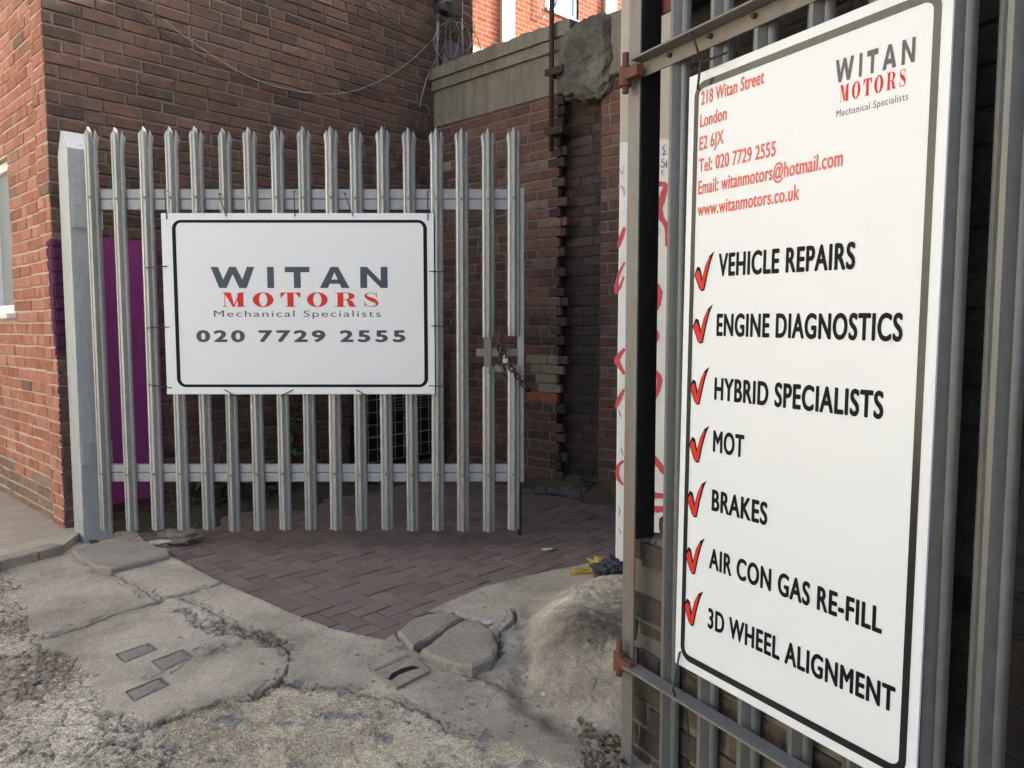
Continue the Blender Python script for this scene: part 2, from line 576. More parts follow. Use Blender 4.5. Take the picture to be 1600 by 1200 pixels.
def paver_mat():
    t = NT('brick_paver')
    g = t.n('ShaderNodeNewGeometry')
    c = t.ramp(g.outputs['Random Per Island'], [(0, (0.155, 0.108, 0.09)), (0.5, (0.182, 0.128, 0.106)), (1, (0.21, 0.152, 0.126))])
    c = t.mix(c, t.ramp(t.noise(150, 4, 0.7), [(0.3, 0.3), (0.7, 0.72)]), 0.5, 'OVERLAY')
    c = t.mix(c, (0.15, 0.13, 0.1), t.math('MULTIPLY', t.ramp(t.noise(2.5, 7, 0.75), [(0.45, 0), (0.72, 1)]), 0.5))
    nm = t.bump(t.noise(120, 5, 0.7), 0.002)
    return t.done(c, 0.8, 0, nm, 0.3)


M['paver'] = paver_mat()


def far_brick_mat():
    t = NT('orange_brick')
    uv = t.n('ShaderNodeUVMap', uv_map='UVMap')
    b = t.n('ShaderNodeTexBrick')
    b.inputs['Scale'].default_value = 1.0
    b.inputs['Brick Width'].default_value = 0.225
    b.inputs['Row Height'].default_value = 0.075
    b.inputs['Mortar Size'].default_value = 0.011
    b.inputs['Mortar Smooth'].default_value = 0.25
    b.inputs['Bias'].default_value = 0.0
    b.inputs['Color1'].default_value = (0.155, 0.042, 0.023, 1)
    b.inputs['Color2'].default_value = (0.2, 0.066, 0.037, 1)
    b.inputs['Mortar'].default_value = (0.24, 0.13, 0.09, 1)
    t.link(uv.outputs[0], b.inputs['Vector'])
    c = t.mix(b.outputs['Color'], t.ramp(t.noise(2.2, 6, 0.7), [(0.3, 0.38), (0.7, 0.62)]), 0.7, 'OVERLAY')
    return t.done(c, 0.9, 0, t.bump(b.outputs['Fac'], 0.004, -1.0), 0.15)


M['far_brick'] = far_brick_mat()


def glass_mat(name, c, rough=0.05):
    t = NT(name)
    n = t.noise(3, 4)
    col = t.mix(tuple(x * 0.75 for x in c), c, n)
    return t.done(col, rough, 0, None, 0.9)


M['glass_far'] = glass_mat('sky_reflection_glass', (0.28, 0.5, 0.75), 0.08)  # blue base colour paints in the reflected sky
M['glass_obscure'] = glass_mat('obscured_glass', (0.2, 0.225, 0.225), 0.4)


# ------------------------------------------------------------------ brickwork builder
def brickwork(mb, o, u, n, ulen, z0, z1, seed=0, course=0.075, length=0.215, joint=0.011, header=0.16,
              mb_b=0, mb_m=1, hole=None, end_fn=None, start_fn=None, jit=0.0016, relief=0.006, special=None, cut_top=None, mortar=True, wob=0.0):
    """bricks with chamfered edges standing proud of a mortar sheet.
    o: origin, u: along, n: outward; z from z0 to z1; end_fn(row) shortens or lengthens a row"""
    r = np.random.default_rng(seed)
    o, u, n = np.asarray(o, float), np.asarray(u, float), np.asarray(n, float)
    rows = int(math.ceil((z1 - z0) / course))
    for i in range(rows):
        za = z0 + i * course
        zb = min(za + course - joint, z1)
        if zb - za < 0.012:
            continue
        us = -length * (0.5 if i % 2 else 0.0) - r.random() * 0.06
        end = ulen if end_fn is None else end_fn(i)
        st = 0.0 if start_fn is None else start_fn(i)
        us = us + st
        while us < end:
            L = length * (0.48 if r.random() < header else 1.0) * r.uniform(0.97, 1.03)
            a, b = max(us, st), min(us + L, end)
            us += L + joint * r.uniform(0.7, 1.35)
            segs = [(a, b)]
            if hole and zb > hole[2] + 0.02 and za < hole[3] - 0.02:
                segs = [(a, min(b, hole[0])), (max(a, hole[1]), b)]
            for a, b in segs:
                if b - a < 0.02:
                    continue
                if cut_top is not None and zb > cut_top(0.5 * (a + b)):
                    continue
                m = mb_b if special is None else special(0.5 * (a + b), 0.5 * (za + zb), r)
                if m is None:
                    continue
                ch = 0.0045 * r.uniform(0.6, 1.6)
                pr = relief + r.normal(0, jit)
                tz = r.normal(0, jit) + wob * r.normal()
                q = []
                for (uu, zz, d) in ((a, za, 0), (b, za, 0), (b, zb, 0), (a, zb, 0)):
                    q.append((uu + r.normal(0, jit), zz + tz + r.normal(0, jit * 0.6)))
                P = []
                for uu, zz in q:
                    P.append(o + u * uu + n * -0.03 + np.array([0, 0, zz]))
                for uu, zz in q:
                    P.append(o + u * uu + n * (pr - ch * 0.8) + np.array([0, 0, zz]))
                for (uu, zz), (sx, sz) in zip(q, ((1, 1), (-1, 1), (-1, -1), (1, -1))):
                    P.append(o + u * (uu + sx * ch) + n * (pr + r.normal(0, jit * 0.5)) + np.array([0, 0, zz + sz * ch]))
                F = [(8, 9, 10, 11)]
                for k in range(4):
                    k2 = (k + 1) % 4
                    F.append((4 + k, 4 + k2, 8 + k2, 8 + k))
                    F.append((k, k2, 4 + k2, 4 + k))
                mb.add(P, F, m)
    if mortar:
        def quad(ua, ub, zaa, zbb):
            if ub - ua > 1e-4 and zbb - zaa > 1e-4:
                mb.add([o + u * ua + np.array([0, 0, zaa]), o + u * ub + np.array([0, 0, zaa]),
                        o + u * ub + np.array([0, 0, zbb]), o + u * ua + np.array([0, 0, zbb])], [(0, 1, 2, 3)], mb_m)
        if hole:
            quad(0, hole[0], z0, z1)
            quad(hole[1], ulen, z0, z1)
            quad(hole[0], hole[1], z0, hole[2])
            quad(hole[0], hole[1], hole[3], z1)
        else:
            quad(0, ulen, z0, z1)


# ------------------------------------------------------------------ plan of the place
A43 = R(43)
US = np.array([math.sin(A43), math.cos(A43), 0])          # along the side wall, away from the camera
UL = np.array([-math.cos(A43), math.sin(A43), 0])         # along the street front, to the left
UP_ = -UL                                                 # along the yard wall, to the right
N_SIDE = np.array([math.cos(A43), -math.sin(A43), 0])
N_FRONT = -US
CORNER = np.array([-2.725, 4.45, 0])
JUNC = CORNER + US * 3.004

# ------------------------------------------------------------------ ground
big = MB()
big.add([(-80, -60, -0.032), (80, -60, -0.032), (80, 120, -0.032), (-80, 120, -0.032)], [(0, 1, 2, 3)])
go = big.build('ground', M['road'])
for nm_, val in (('kind', (0.6, 0, 0, 1)), ('tone', (0.45, 0.45, 0.45, 1))):
    at_ = go.data.color_attributes.new(nm_, 'FLOAT_COLOR', 'POINT')
    at_.data.foreach_set('color', np.tile(np.array(val, np.float32), len(go.data.vertices)))
meta(go, kind='structure')

# pixel outlines read off the photograph, laid on the ground
G = lambda P: [ground(*p)[:2] for p in P]
PAVER_EDGE = G([(258, 866), (300, 888), (345, 912), (400, 935), (450, 958), (520, 985), (600, 1002), (628, 985), (652, 966),
                (700, 942), (760, 917), (850, 895), (940, 878), (985, 868)])
PAVER_POLY = list(PAVER_EDGE) + [(1.7, 4.2), (1.7, 9), (-2.6, 9), (-2.6, 4.9), (-2.2, 4.35)]
RUBBLE = G([(-80, 872), (18, 884), (30, 915), (38, 960), (70, 1000), (118, 1032), (135, 1060), (150, 1090), (185, 1115), (228, 1136),
            (255, 1162), (300, 1215), (340, 1330), (-700, 1330), (-500, 900)])
PATCH = G([(228, 1136), (262, 1120), (300, 1110), (345, 1096), (400, 1090), (442, 1062), (475, 1073), (534, 1073), (597, 1088),
           (631, 1103), (695, 1137), (762, 1151), (830, 1166), (900, 1205), (960, 1330), (340, 1330), (300, 1215), (255, 1162)])
CRACKS = [
    (G([(60, 995), (90, 993), (130, 981), (175, 963), (220, 950), (245, 940), (280, 930), (320, 920), (352, 910)]), 0.009, 0.022),
    (G([(150, 890), (175, 896), (200, 910), (230, 925), (245, 940)]), 0.007, 0.018),
    (G([(285, 935), (320, 950), (360, 972), (400, 987), (435, 1000), (452, 1015), (455, 1030), (442, 1055), (430, 1072), (400, 1088)]), 0.008, 0.022),
    (G([(400, 1089), (442, 1060), (475, 1073), (534, 1073), (567, 1083), (597, 1088), (631, 1103), (665, 1111), (695, 1137), (732, 1145), (770, 1149)]), 0.006, 0.018),
    (G([(228, 1136), (262, 1120), (300, 1110), (345, 1096), (400, 1090)]), 0.01, 0.018),
    (G([(330, 1010), (300, 1022), (262, 1046), (240, 1060)]), 0.004, 0.01),
    (G([(360, 1010), (330, 1020), (308, 1026)]), 0.003, 0.008),
    (G([(640, 1010), (662, 1018), (700, 1038), (760, 1060), (830, 1085)]), 0.006, 0.016),
    (G([(776, 1008), (785, 985), (805, 965), (808, 952)]), 0.012, 0.03),
]
BAND = G([(285, 953), (310, 962), (340, 975), (370, 985), (400, 992), (432, 1002)])
HOLLOW = G([(770, 1030), (800, 1000), (790, 1050), (830, 1075), (770, 1045)])

nx, ny = 900, 640
gx = np.linspace(-3.5, 1.05, nx)
gy = np.linspace(1.75, 4.95, ny)
X, Y = np.meshgrid(gx, gy, indexing='ij')
wx = X + 0.018 * fbm(X, Y, 11, 11, 5, 0.62)
wy = Y + 0.018 * fbm(X, Y, 11, 31, 5, 0.62)
wx2 = X + 0.06 * fbm(X, Y, 8, 51, 5, 0.7)
wy2 = Y + 0.06 * fbm(X, Y, 8, 71, 5, 0.7)
rub = inpoly(wx2, wy2, RUBBLE).astype(float)
pat = inpoly(wx2, wy2, PATCH).astype(float)
h = 0.004 * fbm(X, Y, 1.3, 5, 3) + 0.0022 * fbm(X, Y, 26, 6, 5, 0.7)
tone = 0.5 + 0.28 * fbm(X, Y, 2.2, 90, 6, 0.65)
dirt = np.zeros_like(X)
# rubble: broken plates, angular stones and grit over a worn-away bed
d0, e0, i0 = worley(wx, wy, 11, 13)
d1, e1, i1 = worley(wx, wy, 27, 3)
d2, e2, i2 = worley(X, Y, 70, 4)
bed_ = fbm(X, Y, 3.5, 17, 5, 0.6)
plates = (i0 + 0.9 * bed_ > 0.45) * smooth_step(0.03, 0.12, e0)
stones = 0.011 * (i1 > 0.3) * np.clip(e1 * 2.6, 0, 1) * (0.4 + 0.6 * i1) + 0.005 * np.clip(e2 * 2.4, 0, 1) * (i2 > 0.25)
h += rub * (-0.016 + 0.010 * plates + 0.007 * bed_ + stones * (1 - 0.65 * plates))
tone += rub * (0.10 * plates + 0.24 * (i1 - 0.5) * (i1 > 0.3) * (1 - plates) - 0.16 * (e1 < 0.1) * (1 - plates) + 0.16 * (i2 - 0.5) + 0.12 * bed_)
dirt += rub * np.clip(0.3 * smooth_step(0.0, -0.3, bed_) * (e1 < 0.16) + 0.5 * (e0 < 0.03), 0, 0.7)
# worn patch: shallow pits where the skin has gone
pp = fbm(X, Y, 7, 41, 6, 0.68)
skin = smooth_step(-0.02, 0.03, pp)
h += pat * (-0.010 + 0.005 * skin + (1 - skin) * 0.004 * np.clip(e2 * 2.2, 0, 1))
tone += pat * (0.08 * skin + 0.16 * (i2 - 0.5) * (1 - skin) - 0.05 * (1 - skin))
hf = fbm(X, Y, 45, 29, 4, 0.7)
for L, w, dep in CRACKS:
    d = dist_line(wx, wy, L)
    w2 = 0.8 * w * (0.3 + 1.5 * np.clip(fbm(X, Y, 9, 23, 4, 0.6) + 0.35, 0, 1)) + 0.004 * hf
    k = smooth_step(1.0, 0.55, d / np.maximum(w2, 0.001))
    h -= dep * k
    dirt = np.maximum(dirt, 0.85 * k)
    chip = (d < 0.05 * i1 * (i1 > 0.55)) & (e1 > 0.06)
    h -= 0.005 * chip * (1 - k)
    tone -= 0.07 * chip
    dirt = np.maximum(dirt, 0.22 * smooth_step(0.05, 0.0, d + 0.05 * hf))
# broken band along the old joint
d = dist_line(wx2, wy2, BAND)
k = smooth_step(0.05, 0.035, d)
h += k * (-0.016 + stones * 1.1)
tone += k * (0.22 * (i1 - 0.5) - 0.12)
dirt = np.maximum(dirt, 0.65 * k * (e1 < 0.15))
# small pits scattered in the slab
d3, e3, i3 = worley(X, Y, 8, 9)
pit = (i3 > 0.86) * smooth_step(0.12, 0.06, d3 + 0.05 * fbm(X, Y, 60, 2, 3))
h -= 0.006 * pit
dirt = np.maximum(dirt, 0.45 * pit)
# concrete haunch swelling up against the right-hand gate post
ex, ey = (wx - 0.50) / 0.53, (wy - 2.88) / 0.84
rr = np.sqrt(ex ** 2 + ey ** 2)
bump_ = smooth_step(1.0, 0.42, rr)
rock = fbm(X, Y, 3.2, 61, 4, 0.5) + 0.03 * fbm(X, Y, 22, 62, 4, 0.6)
ridge = np.abs(fbm(X, Y, 9, 77, 5, 0.6))
crag = fbm(X, Y, 11, 64, 6, 0.7)
h += bump_ * (0.0025 * fbm(X, Y, 30, 69, 4, 0.7) + 0.005 * (i1 > 0.72) * np.clip(e1 * 2.5, 0, 1) + 0.145 + 0.045 * rock - 0.010 * ridge + 0.004 * crag - 0.009 * np.clip(0.06 - np.abs(fbm(X, Y, 5, 67, 4, 0.6)), 0, 1) / 0.06)
tone += bump_ * (0.45 * fbm(X, Y, 4.5, 63, 6, 0.65) - 0.2 + 0.05 * crag + 0.12 * (i1 - 0.5) * (i1 > 0.72))
tan_ = smooth_step(0.30, 0.05, np.hypot((X - 0.22) / 1.0, (Y - 3.1) / 1.6)) * bump_
tone += tan_ * (0.2 + 0.3 * fbm(X, Y, 6, 66, 5, 0.6))
dirt = np.maximum(dirt, bump_ * 0.3 * smooth_step(0.035, 0.0, np.abs(fbm(X, Y, 5, 67, 4, 0.6))))
edge = np.exp(-((rr - 0.93 + 0.12 * fbm(X, Y, 4, 68, 4, 0.6)) / 0.06) ** 2) * smooth_step(0.42, 0.3, X) * smooth_step(3.5, 3.1, Y)
h -= 0.02 * edge
dirt = np.maximum(dirt, 0.75 * edge * np.clip(fbm(X, Y, 10, 15, 3) + 0.5, 0, 1))  # dark colour paints in the deep shadow at the haunch's left base
pat = np.maximum(pat, 0.28 * bump_)
# dirt collecting below the haunch
dz = smooth_step(0.28, 0.05, np.hypot((X - 0.12) / 1.0, (Y - 2.62) / 1.2)) * (1 - bump_)
h += dz * 0.010 * fbm(X, Y, 25, 83, 4, 0.7)
dirt = np.maximum(dirt, 0.42 * dz * np.clip(fbm(X, Y, 14, 19, 4) + 0.65, 0, 1))
INSETS = [[(182, 1022), (232, 1005), (246, 1015), (196, 1035)], [(238, 1033), (285, 1015), (303, 1026), (256, 1047)], [(198, 1080), (250, 1059), (265, 1070), (211, 1095)],
          [(579, 1048), (643, 1020), (672, 1047), (620, 1074)]]
for q_ in INSETS:
    q_ = G(q_)
    d = dist_line(X, Y, q_ + q_[:1])
    ins_q = inpoly(X, Y, q_)
    h = np.where(ins_q, -0.014, h * smooth_step(0.0, 0.05, d))
    dirt = np.maximum(dirt, 0.6 * smooth_step(0.007, 0.002, d))
SLABS = [[(620, 986), (640, 968), (672, 958), (706, 957), (720, 964), (690, 982), (645, 1008)],
         [(656, 1012), (690, 988), (722, 968), (748, 970), (768, 986), (777, 1006), (770, 1028), (738, 1040), (708, 1036), (680, 1024)]]
for q_ in SLABS:
    q_ = G(q_)
    d = dist_line(wx, wy, q_ + q_[:1])
    dirt = np.maximum(dirt, 0.9 * smooth_step(0.022, 0.008, d + 0.006 * hf))  # dark ring paints in the shadowed gap round each slab
    h -= 0.014 * smooth_step(0.028, 0.012, d)
h = np.maximum(h, -0.029)
ins = inpoly(X + 0.006 * fbm(X, Y, 40, 37, 3), Y + 0.006 * fbm(X, Y, 40, 38, 3), PAVER_POLY)
lip = smooth_step(0.05, 0.0, dist_line(X, Y, PAVER_EDGE))
h = np.where(lip > 0, np.maximum(h, h * (1 - lip) + 0.004 * lip), h)
# sheet border sinks into the wide ground
bd = np.minimum.reduce([X - gx[0], gx[-1] - X, Y - gy[0], gy[-1] - Y])
h = np.where(bd < 0.06, h * (bd / 0.06) - 0.034 * (1 - bd / 0.06), h)
V = np.stack([X, Y, h], -1).reshape(-1, 3)
idx = np.arange(nx * ny).reshape(nx, ny)
keep = ~(ins[:-1, :-1] & ins[1:, :-1] & ins[1:, 1:] & ins[:-1, 1:])
Fq = np.stack([idx[:-1, :-1], idx[1:, :-1], idx[1:, 1:], idx[:-1, 1:]], -1)[keep]
me = bpy.data.meshes.new('road')
me.from_pydata(V.tolist(), [], Fq.tolist())
ca = me.color_attributes.new('kind', 'FLOAT_COLOR', 'POINT')
ca.data.foreach_set('color', np.stack([rub, pat, np.clip(dirt, 0, 1), np.ones_like(X)], -1).reshape(-1).astype(np.float32))
tn = np.clip(tone, 0.1, 0.9)
cb = me.color_attributes.new('tone', 'FLOAT_COLOR', 'POINT')
cb.data.foreach_set('color', np.stack([tn, tn, tn, np.ones_like(X)], -1).reshape(-1).astype(np.float32))
me.materials.append(M['road'])
me.polygons.foreach_set('use_smooth', [True] * len(me.polygons))
me.update()
road = bpy.data.objects.new('road', me)
COL.objects.link(road)
meta(road, kind='structure')

# herringbone block paving in the yard entrance, laid square to the building
pv = MB()
C0 = np.array([-0.4, 4.6, 0])
W = 0.093
r = np.random.default_rng(5)


def paver(a0, b0, a1, b1):
    g = 0.0034
    c = C0 + US * (a0 + a1) / 2 + UP_ * (b0 + b1) / 2
    if not inpoly(np.array([c[0]]), np.array([c[1] - 0.03]), PAVER_POLY)[0]:
        if not inpoly(np.array([c[0]]), np.array([c[1] + 0.09]), PAVER_POLY)[0]:
            return
    rel = c - JUNC
    if np.dot(rel, N_SIDE) < -0.1 and np.dot(rel, US) < 0 or np.dot(rel, US) > 0.15:
        return
    if c[0] > 1.6 or c[1] > 8:
        return
    zz = -0.009 + 0.006 * float(vnoise(np.array(c[0] * 1.5), np.array(c[1] * 1.5), 3)) + r.normal(0, 0.0012)
    ta, tb = r.normal(0, 0.006), r.normal(0, 0.006)
    P = []
    for dz, ins_ in ((-0.03, 0), (-0.003, 0), (0, 0.0022)):
        for aa, bb in ((a0 + g + ins_, b0 + g + ins_), (a1 - g - ins_, b0 + g + ins_), (a1 - g - ins_, b1 - g - ins_), (a0 + g + ins_, b1 - g - ins_)):
            q = C0 + US * (aa + r.normal(0, 0.0008)) + UP_ * (bb + r.normal(0, 0.0008))
            P.append((q[0], q[1], zz + dz + ta * (aa - a0) + tb * (bb - b0)))
    F = [(8, 9, 10, 11)]
    for k in range(4):
        k2 = (k + 1) % 4
        F += [(k, k2, 4 + k2, 4 + k), (4 + k, 4 + k2, 8 + k2, 8 + k)]
    F = [f[::-1] for f in F]
    pv.add(P, F)


for i in range(-34, 38):
    for j in range(-34, 38):
        m = (i - j) % 4
        if m == 0:
            paver(i * W, j * W, (i + 2) * W, (j + 1) * W)
        elif m == 3:
            paver(i * W, j * W, (i + 1) * W, (j + 2) * W)
meta(pv.build('paving', M['paver']), kind='structure')

# sandy bed under the pavers
bed = MB()
bed.add([(x, y, -0.024) for x, y in PAVER_POLY], [list(range(len(PAVER_POLY)))])
meta(bed.build('paving_bed', M['joint']), kind='structure')


# ------------------------------------------------------------------ dirt wedges at the foot of the walls
def dirt_bank(name, a, b, nrm, width, hgt, seed):
    a, b, nrm = np.asarray(a, float), np.asarray(b, float), np.asarray(nrm, float)
    L = np.linalg.norm(b - a)
    u = (b - a) / L
    n1, n2 = int(L / 0.02), 26
    mb = MB()
    vs = []
    for i in range(n1 + 1):
        s = L * i / n1
        wv = width * (0.75 + 0.9 * float(fbm(np.array([s]), np.array([seed * 1.0]), 3, seed)[0]))
        for j in range(n2 + 1):
            f = j / n2
            p = a + u * s + nrm * (-0.03 + f * wv)
            nz = float(fbm(np.array([p[0]]), np.array([p[1]]), 14, seed + 5, 4, 0.6)[0])
            hh = hgt(s / L)
            p[2] = -0.012 + (hh + 0.012) * (1 - f) ** 0.8 + 0.035 * nz * min(1, 3 * (1 - f)) + (0.004 if f < 1 else -0.01)
            vs.append(p)
    fs = []
    for i in range(n1):
        for j in range(n2):
            k = i * (n2 + 1) + j
            fs.append((k, k + n2 + 1, k + n2 + 2, k + 1))
    mb.add(vs, fs)
    o = mb.build(name, M['dirt'], smooth=True)
    meta(o, kind='structure')
    return o


dirt_bank('dirt', JUNC + US * -0.0, JUNC + UP_ * 2.1, -US, 0.22, lambda s: 0.04 + 0.10 * min(1, s / 0.7), 3)
dirt_bank('dirt', CORNER + US * 0.05, JUNC, N_SIDE, 0.40, lambda s: 0.07 - 0.02 * s, 9)

# ------------------------------------------------------------------ left building
bld = thing('brick_building', tuple(CORNER), 'red brick building with sooty side wall behind the gate and white framed window', 'building')
ZB = 4.75
def smeared(base, name, axis, reach):
    """the same brick with an old smear of plum paint lapping round the corner"""
    t = NT.__new__(NT)
    t.m = base.copy()
    t.m.name = name
    t.t = t.m.node_tree
    t.b = t.t.nodes['Principled BSDF']
    za, zb = z_at(374, *CORNER[:2]), z_at(556, *CORNER[:2])
    d = t.n('ShaderNodeVectorMath', operation='DOT_PRODUCT')
    t.link(t.coord(), d.inputs[0])
    d.inputs[1].default_value = tuple(axis)
    sp = t.n('ShaderNodeSeparateXYZ')
    t.link(t.coord(), sp.inputs[0])
    nz = t.math('SUBTRACT', t.noise(16, 6, 0.7), 0.5)
    f = t.math('DIVIDE', t.math('SUBTRACT', sp.outputs[2], zb), za - zb)
    width = t.math('MULTIPLY', t.math('POWER', t.math('MAXIMUM', f, 0.0), 0.45), reach)
    m1 = t.math('LESS_THAN', t.math('ADD', d.outputs['Value'], t.math('MULTIPLY', nz, 0.12)), width)
    m2 = t.math('LESS_THAN', t.math('ADD', f, t.math('MULTIPLY', nz, 0.16)), 1.0)
    old = t.b.inputs['Base Color'].links[0].from_socket
    pc = t.mix((0.06, 0.017, 0.042), (0.1, 0.027, 0.07), t.noise(25, 5, 0.7))
    t.link(t.mix(old, pc, t.math('MULTIPLY', m1, m2)), t.b.inputs['Base Color'])
    return t.m


mb = MB()
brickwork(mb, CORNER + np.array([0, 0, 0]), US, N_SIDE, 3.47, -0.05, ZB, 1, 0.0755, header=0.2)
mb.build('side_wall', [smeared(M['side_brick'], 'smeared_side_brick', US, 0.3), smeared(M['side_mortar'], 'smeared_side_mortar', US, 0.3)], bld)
mb = MB()
win_u0, win_u1 = 0.93, 2.15
wz0 = z_at(498, *(CORNER + UL * win_u0)[:2])
wz1 = z_at(243, *(CORNER + UL * win_u0)[:2])
brickwork(mb, CORNER, UL, N_FRONT, 0.225, -0.05, ZB, 2, 0.0755, header=0.35)
mb.build('corner_pier', [smeared(M['front_brick'], 'plum_smeared_brick', UL, 0.10), smeared(M['front_mortar'], 'plum_smeared_mortar', UL, 0.10)], bld)
mb = MB()
o2 = CORNER + UL * 0.226 + US * 0.016


def low_grey(u, z, rr):
    return 2 if z < 0.26 + 0.05 * math.sin(7 * u) else 0


brickwork(mb, o2, UL, N_FRONT, 7.0, -0.05, ZB, 3, 0.0755, header=0.2, hole=(win_u0 - 0.226, win_u1 - 0.226, wz0, wz1), special=low_grey)
mb.build('front_wall', [M['front_brick'], M['front_mortar'], M['plinth_brick']], bld)
# reveals and the soldier-course lintel
mb = MB()
for uu in (win_u0, win_u1):
    mb.obox(CORNER + UL * uu, UL, US, (0, 0, 1), (-0.012, 0.0) if uu == win_u0 else (0, 0.012), (0.017, 0.12), (wz0, wz1))
mb.obox(CORNER + UL * win_u0, UL, US, (0, 0, 1), (0, win_u1 - win_u0), (0.017, 0.12), (wz1, wz1 + 0.012))
mb.build('window_reveal', M['front_mortar'], bld)
wf = MB()
for (ua, ub, za, zb) in ((win_u0 + 0.002, win_u0 + 0.062, wz0 + 0.04, wz1 - 0.002), (win_u1 - 0.062, win_u1 - 0.002, wz0 + 0.04, wz1 - 0.002),
                         (win_u0 + 0.062, win_u1 - 0.062, wz1 - 0.065, wz1 - 0.002), (win_u0 + 0.062, win_u1 - 0.062, wz0 + 0.04, wz0 + 0.1),
                         (win_u0 + 0.57, win_u0 + 0.64, wz0 + 0.1, wz1 - 0.065)):
    wf.obox(CORNER, UL, US, (0, 0, 1), (ua, ub), (0.05, 0.11), (za, zb))
win = wf.build('window', M['white_pvc'], bld, bevel=0.006)
wp = MB()
wp.obox(CORNER, UL, US, (0, 0, 1), (win_u0 + 0.062, win_u1 - 0.062), (0.082, 0.09), (wz0 + 0.1, wz1 - 0.065))
g_ = wp.build('pane', M['glass_obscure'], None)
g_.parent = win
g_.data.transform(Matrix.Translation(-wloc(win)))
ws = MB()
ws.obox(CORNER, UL, US, (0, 0, 1), (win_u0 - 0.03, win_u1 + 0.03), (-0.045, 0.1), (wz0 + 0.001, wz0 + 0.035))
ws.build('sill', M['white_pvc'], bld, bevel=0.006)
# roof and hidden bulk
mb = MB()
mb.obox(CORNER, UL, US, (0, 0, 1), (0.03, 7.0), (0.05, 3.46), (ZB - 0.12, ZB + 0.0))
mb.obox(CORNER, UL, US, (0, 0, 1), (0.03, 7.0), (3.40, 3.46), (-0.05, ZB - 0.13))
mb.build('roof', M['slate'], bld)

# purple board on the side wall, its broken end lapping round the corner
pb = MB()
zt, zbt = z_at(377, *(CORNER + US * 0.5)[:2]), 0.2
k1 = float(np.dot(hit(246, 500, CORNER, N_SIDE) - CORNER, US))
pb.obox(CORNER, US, N_SIDE, (0, 0, 1), (0.15, k1), (0.012, 0.03), (0.16, zt))
for uu, zz in ((0.22, 1.05), (0.22, 0.5), (k1 - .06, 1.7), (k1 - .06, 0.42), (0.3, 1.45)):
    pb.obox(CORNER + US * uu, US, N_SIDE, (0, 0, 1), (-0.006, 0.006), (0.03, 0.034), (zz, zz + 0.012))
pbo = pb.build('purple_board', M['purple'])
recentre(pbo, CORNER + US * 0.4 + np.array([0, 0, 0.16]))
meta(pbo, 'purple painted board fixed to the brick side wall behind the gate', 'board')

# ------------------------------------------------------------------ yard wall with concrete coping
yw = thing('yard_wall', tuple(JUNC), 'brown brick yard wall with stepped concrete coping and broken toothed end', 'wall')
JX, JY = JUNC[:2]
c_bot = z_at(200, JX, JY)
c_l2, c_l1, c_top = z_at(145, JX, JY), z_at(129, JX, JY), z_at(109.5, JX, JY)
UE = 1.49
mb = MB()
tooth = np.random.default_rng(8)
tt = [(-0.06 if (i + (i // 7)) % 2 else 0.0) + tooth.uniform(-0.035, 0.02) for i in range(80)]


def ysp(u, z, rr):
    uu = u
    if 1.18 < uu < 1.40 and 0.78 < z < 1.06:
        return 2
    if 1.18 < uu < 1.40 and 0.69 < z < 0.78:
        return 3
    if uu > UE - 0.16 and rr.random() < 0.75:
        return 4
    if uu < 0.25 and z > 2.2 and rr.random() < 0.5:
        return 2 if rr.random() < 0.3 else 0
    return 0


brickwork(mb, JUNC, UP_, -US, UE - 0.1, -0.05, c_bot, 12, 0.0745, header=0.3, end_fn=lambda i: UE + tt[i], special=ysp, wob=0.001)
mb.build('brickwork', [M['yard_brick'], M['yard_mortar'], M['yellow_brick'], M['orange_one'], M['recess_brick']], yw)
mb = MB()
# recess beyond the toothing and the pier that closes it
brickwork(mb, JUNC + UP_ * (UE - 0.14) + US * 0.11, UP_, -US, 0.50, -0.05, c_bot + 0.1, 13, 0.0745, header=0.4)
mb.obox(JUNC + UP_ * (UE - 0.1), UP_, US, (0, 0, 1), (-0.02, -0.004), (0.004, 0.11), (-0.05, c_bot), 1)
mb.build('recess', [M['recess_brick'], M['arch_mortar']], yw)  # darker brick and mortar paint in the shadow of the set-back
mb = MB()
PU = float(np.interp(0, [0, 1], [UE + 0.315, 0]))
brickwork(mb, JUNC + UP_ * PU + US * 0.11, -US, -UP_, 0.12, -0.05, c_bot, 14, 0.0745, header=0.9)
brickwork(mb, JUNC + UP_ * (PU + 0.004) - US * 0.01, UP_, -US, 0.5, -0.05, c_bot, 15, 0.0745, header=0.4)
mb.obox(JUNC, UP_, US, (0, 0, 1), (PU + 0.008, PU + 0.5), (-0.006, 0.25), (-0.05, c_bot - 0.01), 1)
mb.build('pier', [M['yard_brick'], M['yard_mortar']], yw)
# coping: stepped section with a worn top edge
mb = MB()
ce = UE + 0.06
nseg = 60
prof = [(0.012, c_bot), (0.012, c_l2), (0.04, c_l2), (0.04, c_l1 - 0.006), (0.03, c_l1 - 0.006), (0.03, c_l1), (0.06, c_l1), (0.06, c_top), (-0.2, c_top + 0.02), (-0.2, c_bot)]
rc = np.random.default_rng(4)
vs = []
for i in range(nseg + 1):
    s = ce * i / nseg
    wv = 0.012 * float(fbm(np.array([s]), np.array([0.3]), 9, 21, 4, 0.6)[0])
    for k, (nn, zz) in enumerate(prof):
        jz = rc.normal(0, 0.0012)
        if k in (7, 8):
            jz += wv * 1.6 - 0.005
        jn = rc.normal(0, 0.0012)
        p = JUNC + UP_ * s - US * (nn + jn)
        vs.append((p[0], p[1], zz + jz))
np_ = len(prof)
fs = []
for i in range(nseg):
    for k in range(np_):
        a, b = i * np_ + k, i * np_ + (k + 1) % np_
        fs.append((a, a + np_, b + np_, b))
fs.append(list(range(np_)))
fs.append([nseg * np_ + k for k in range(np_)][::-1])
mb.add(vs, fs)
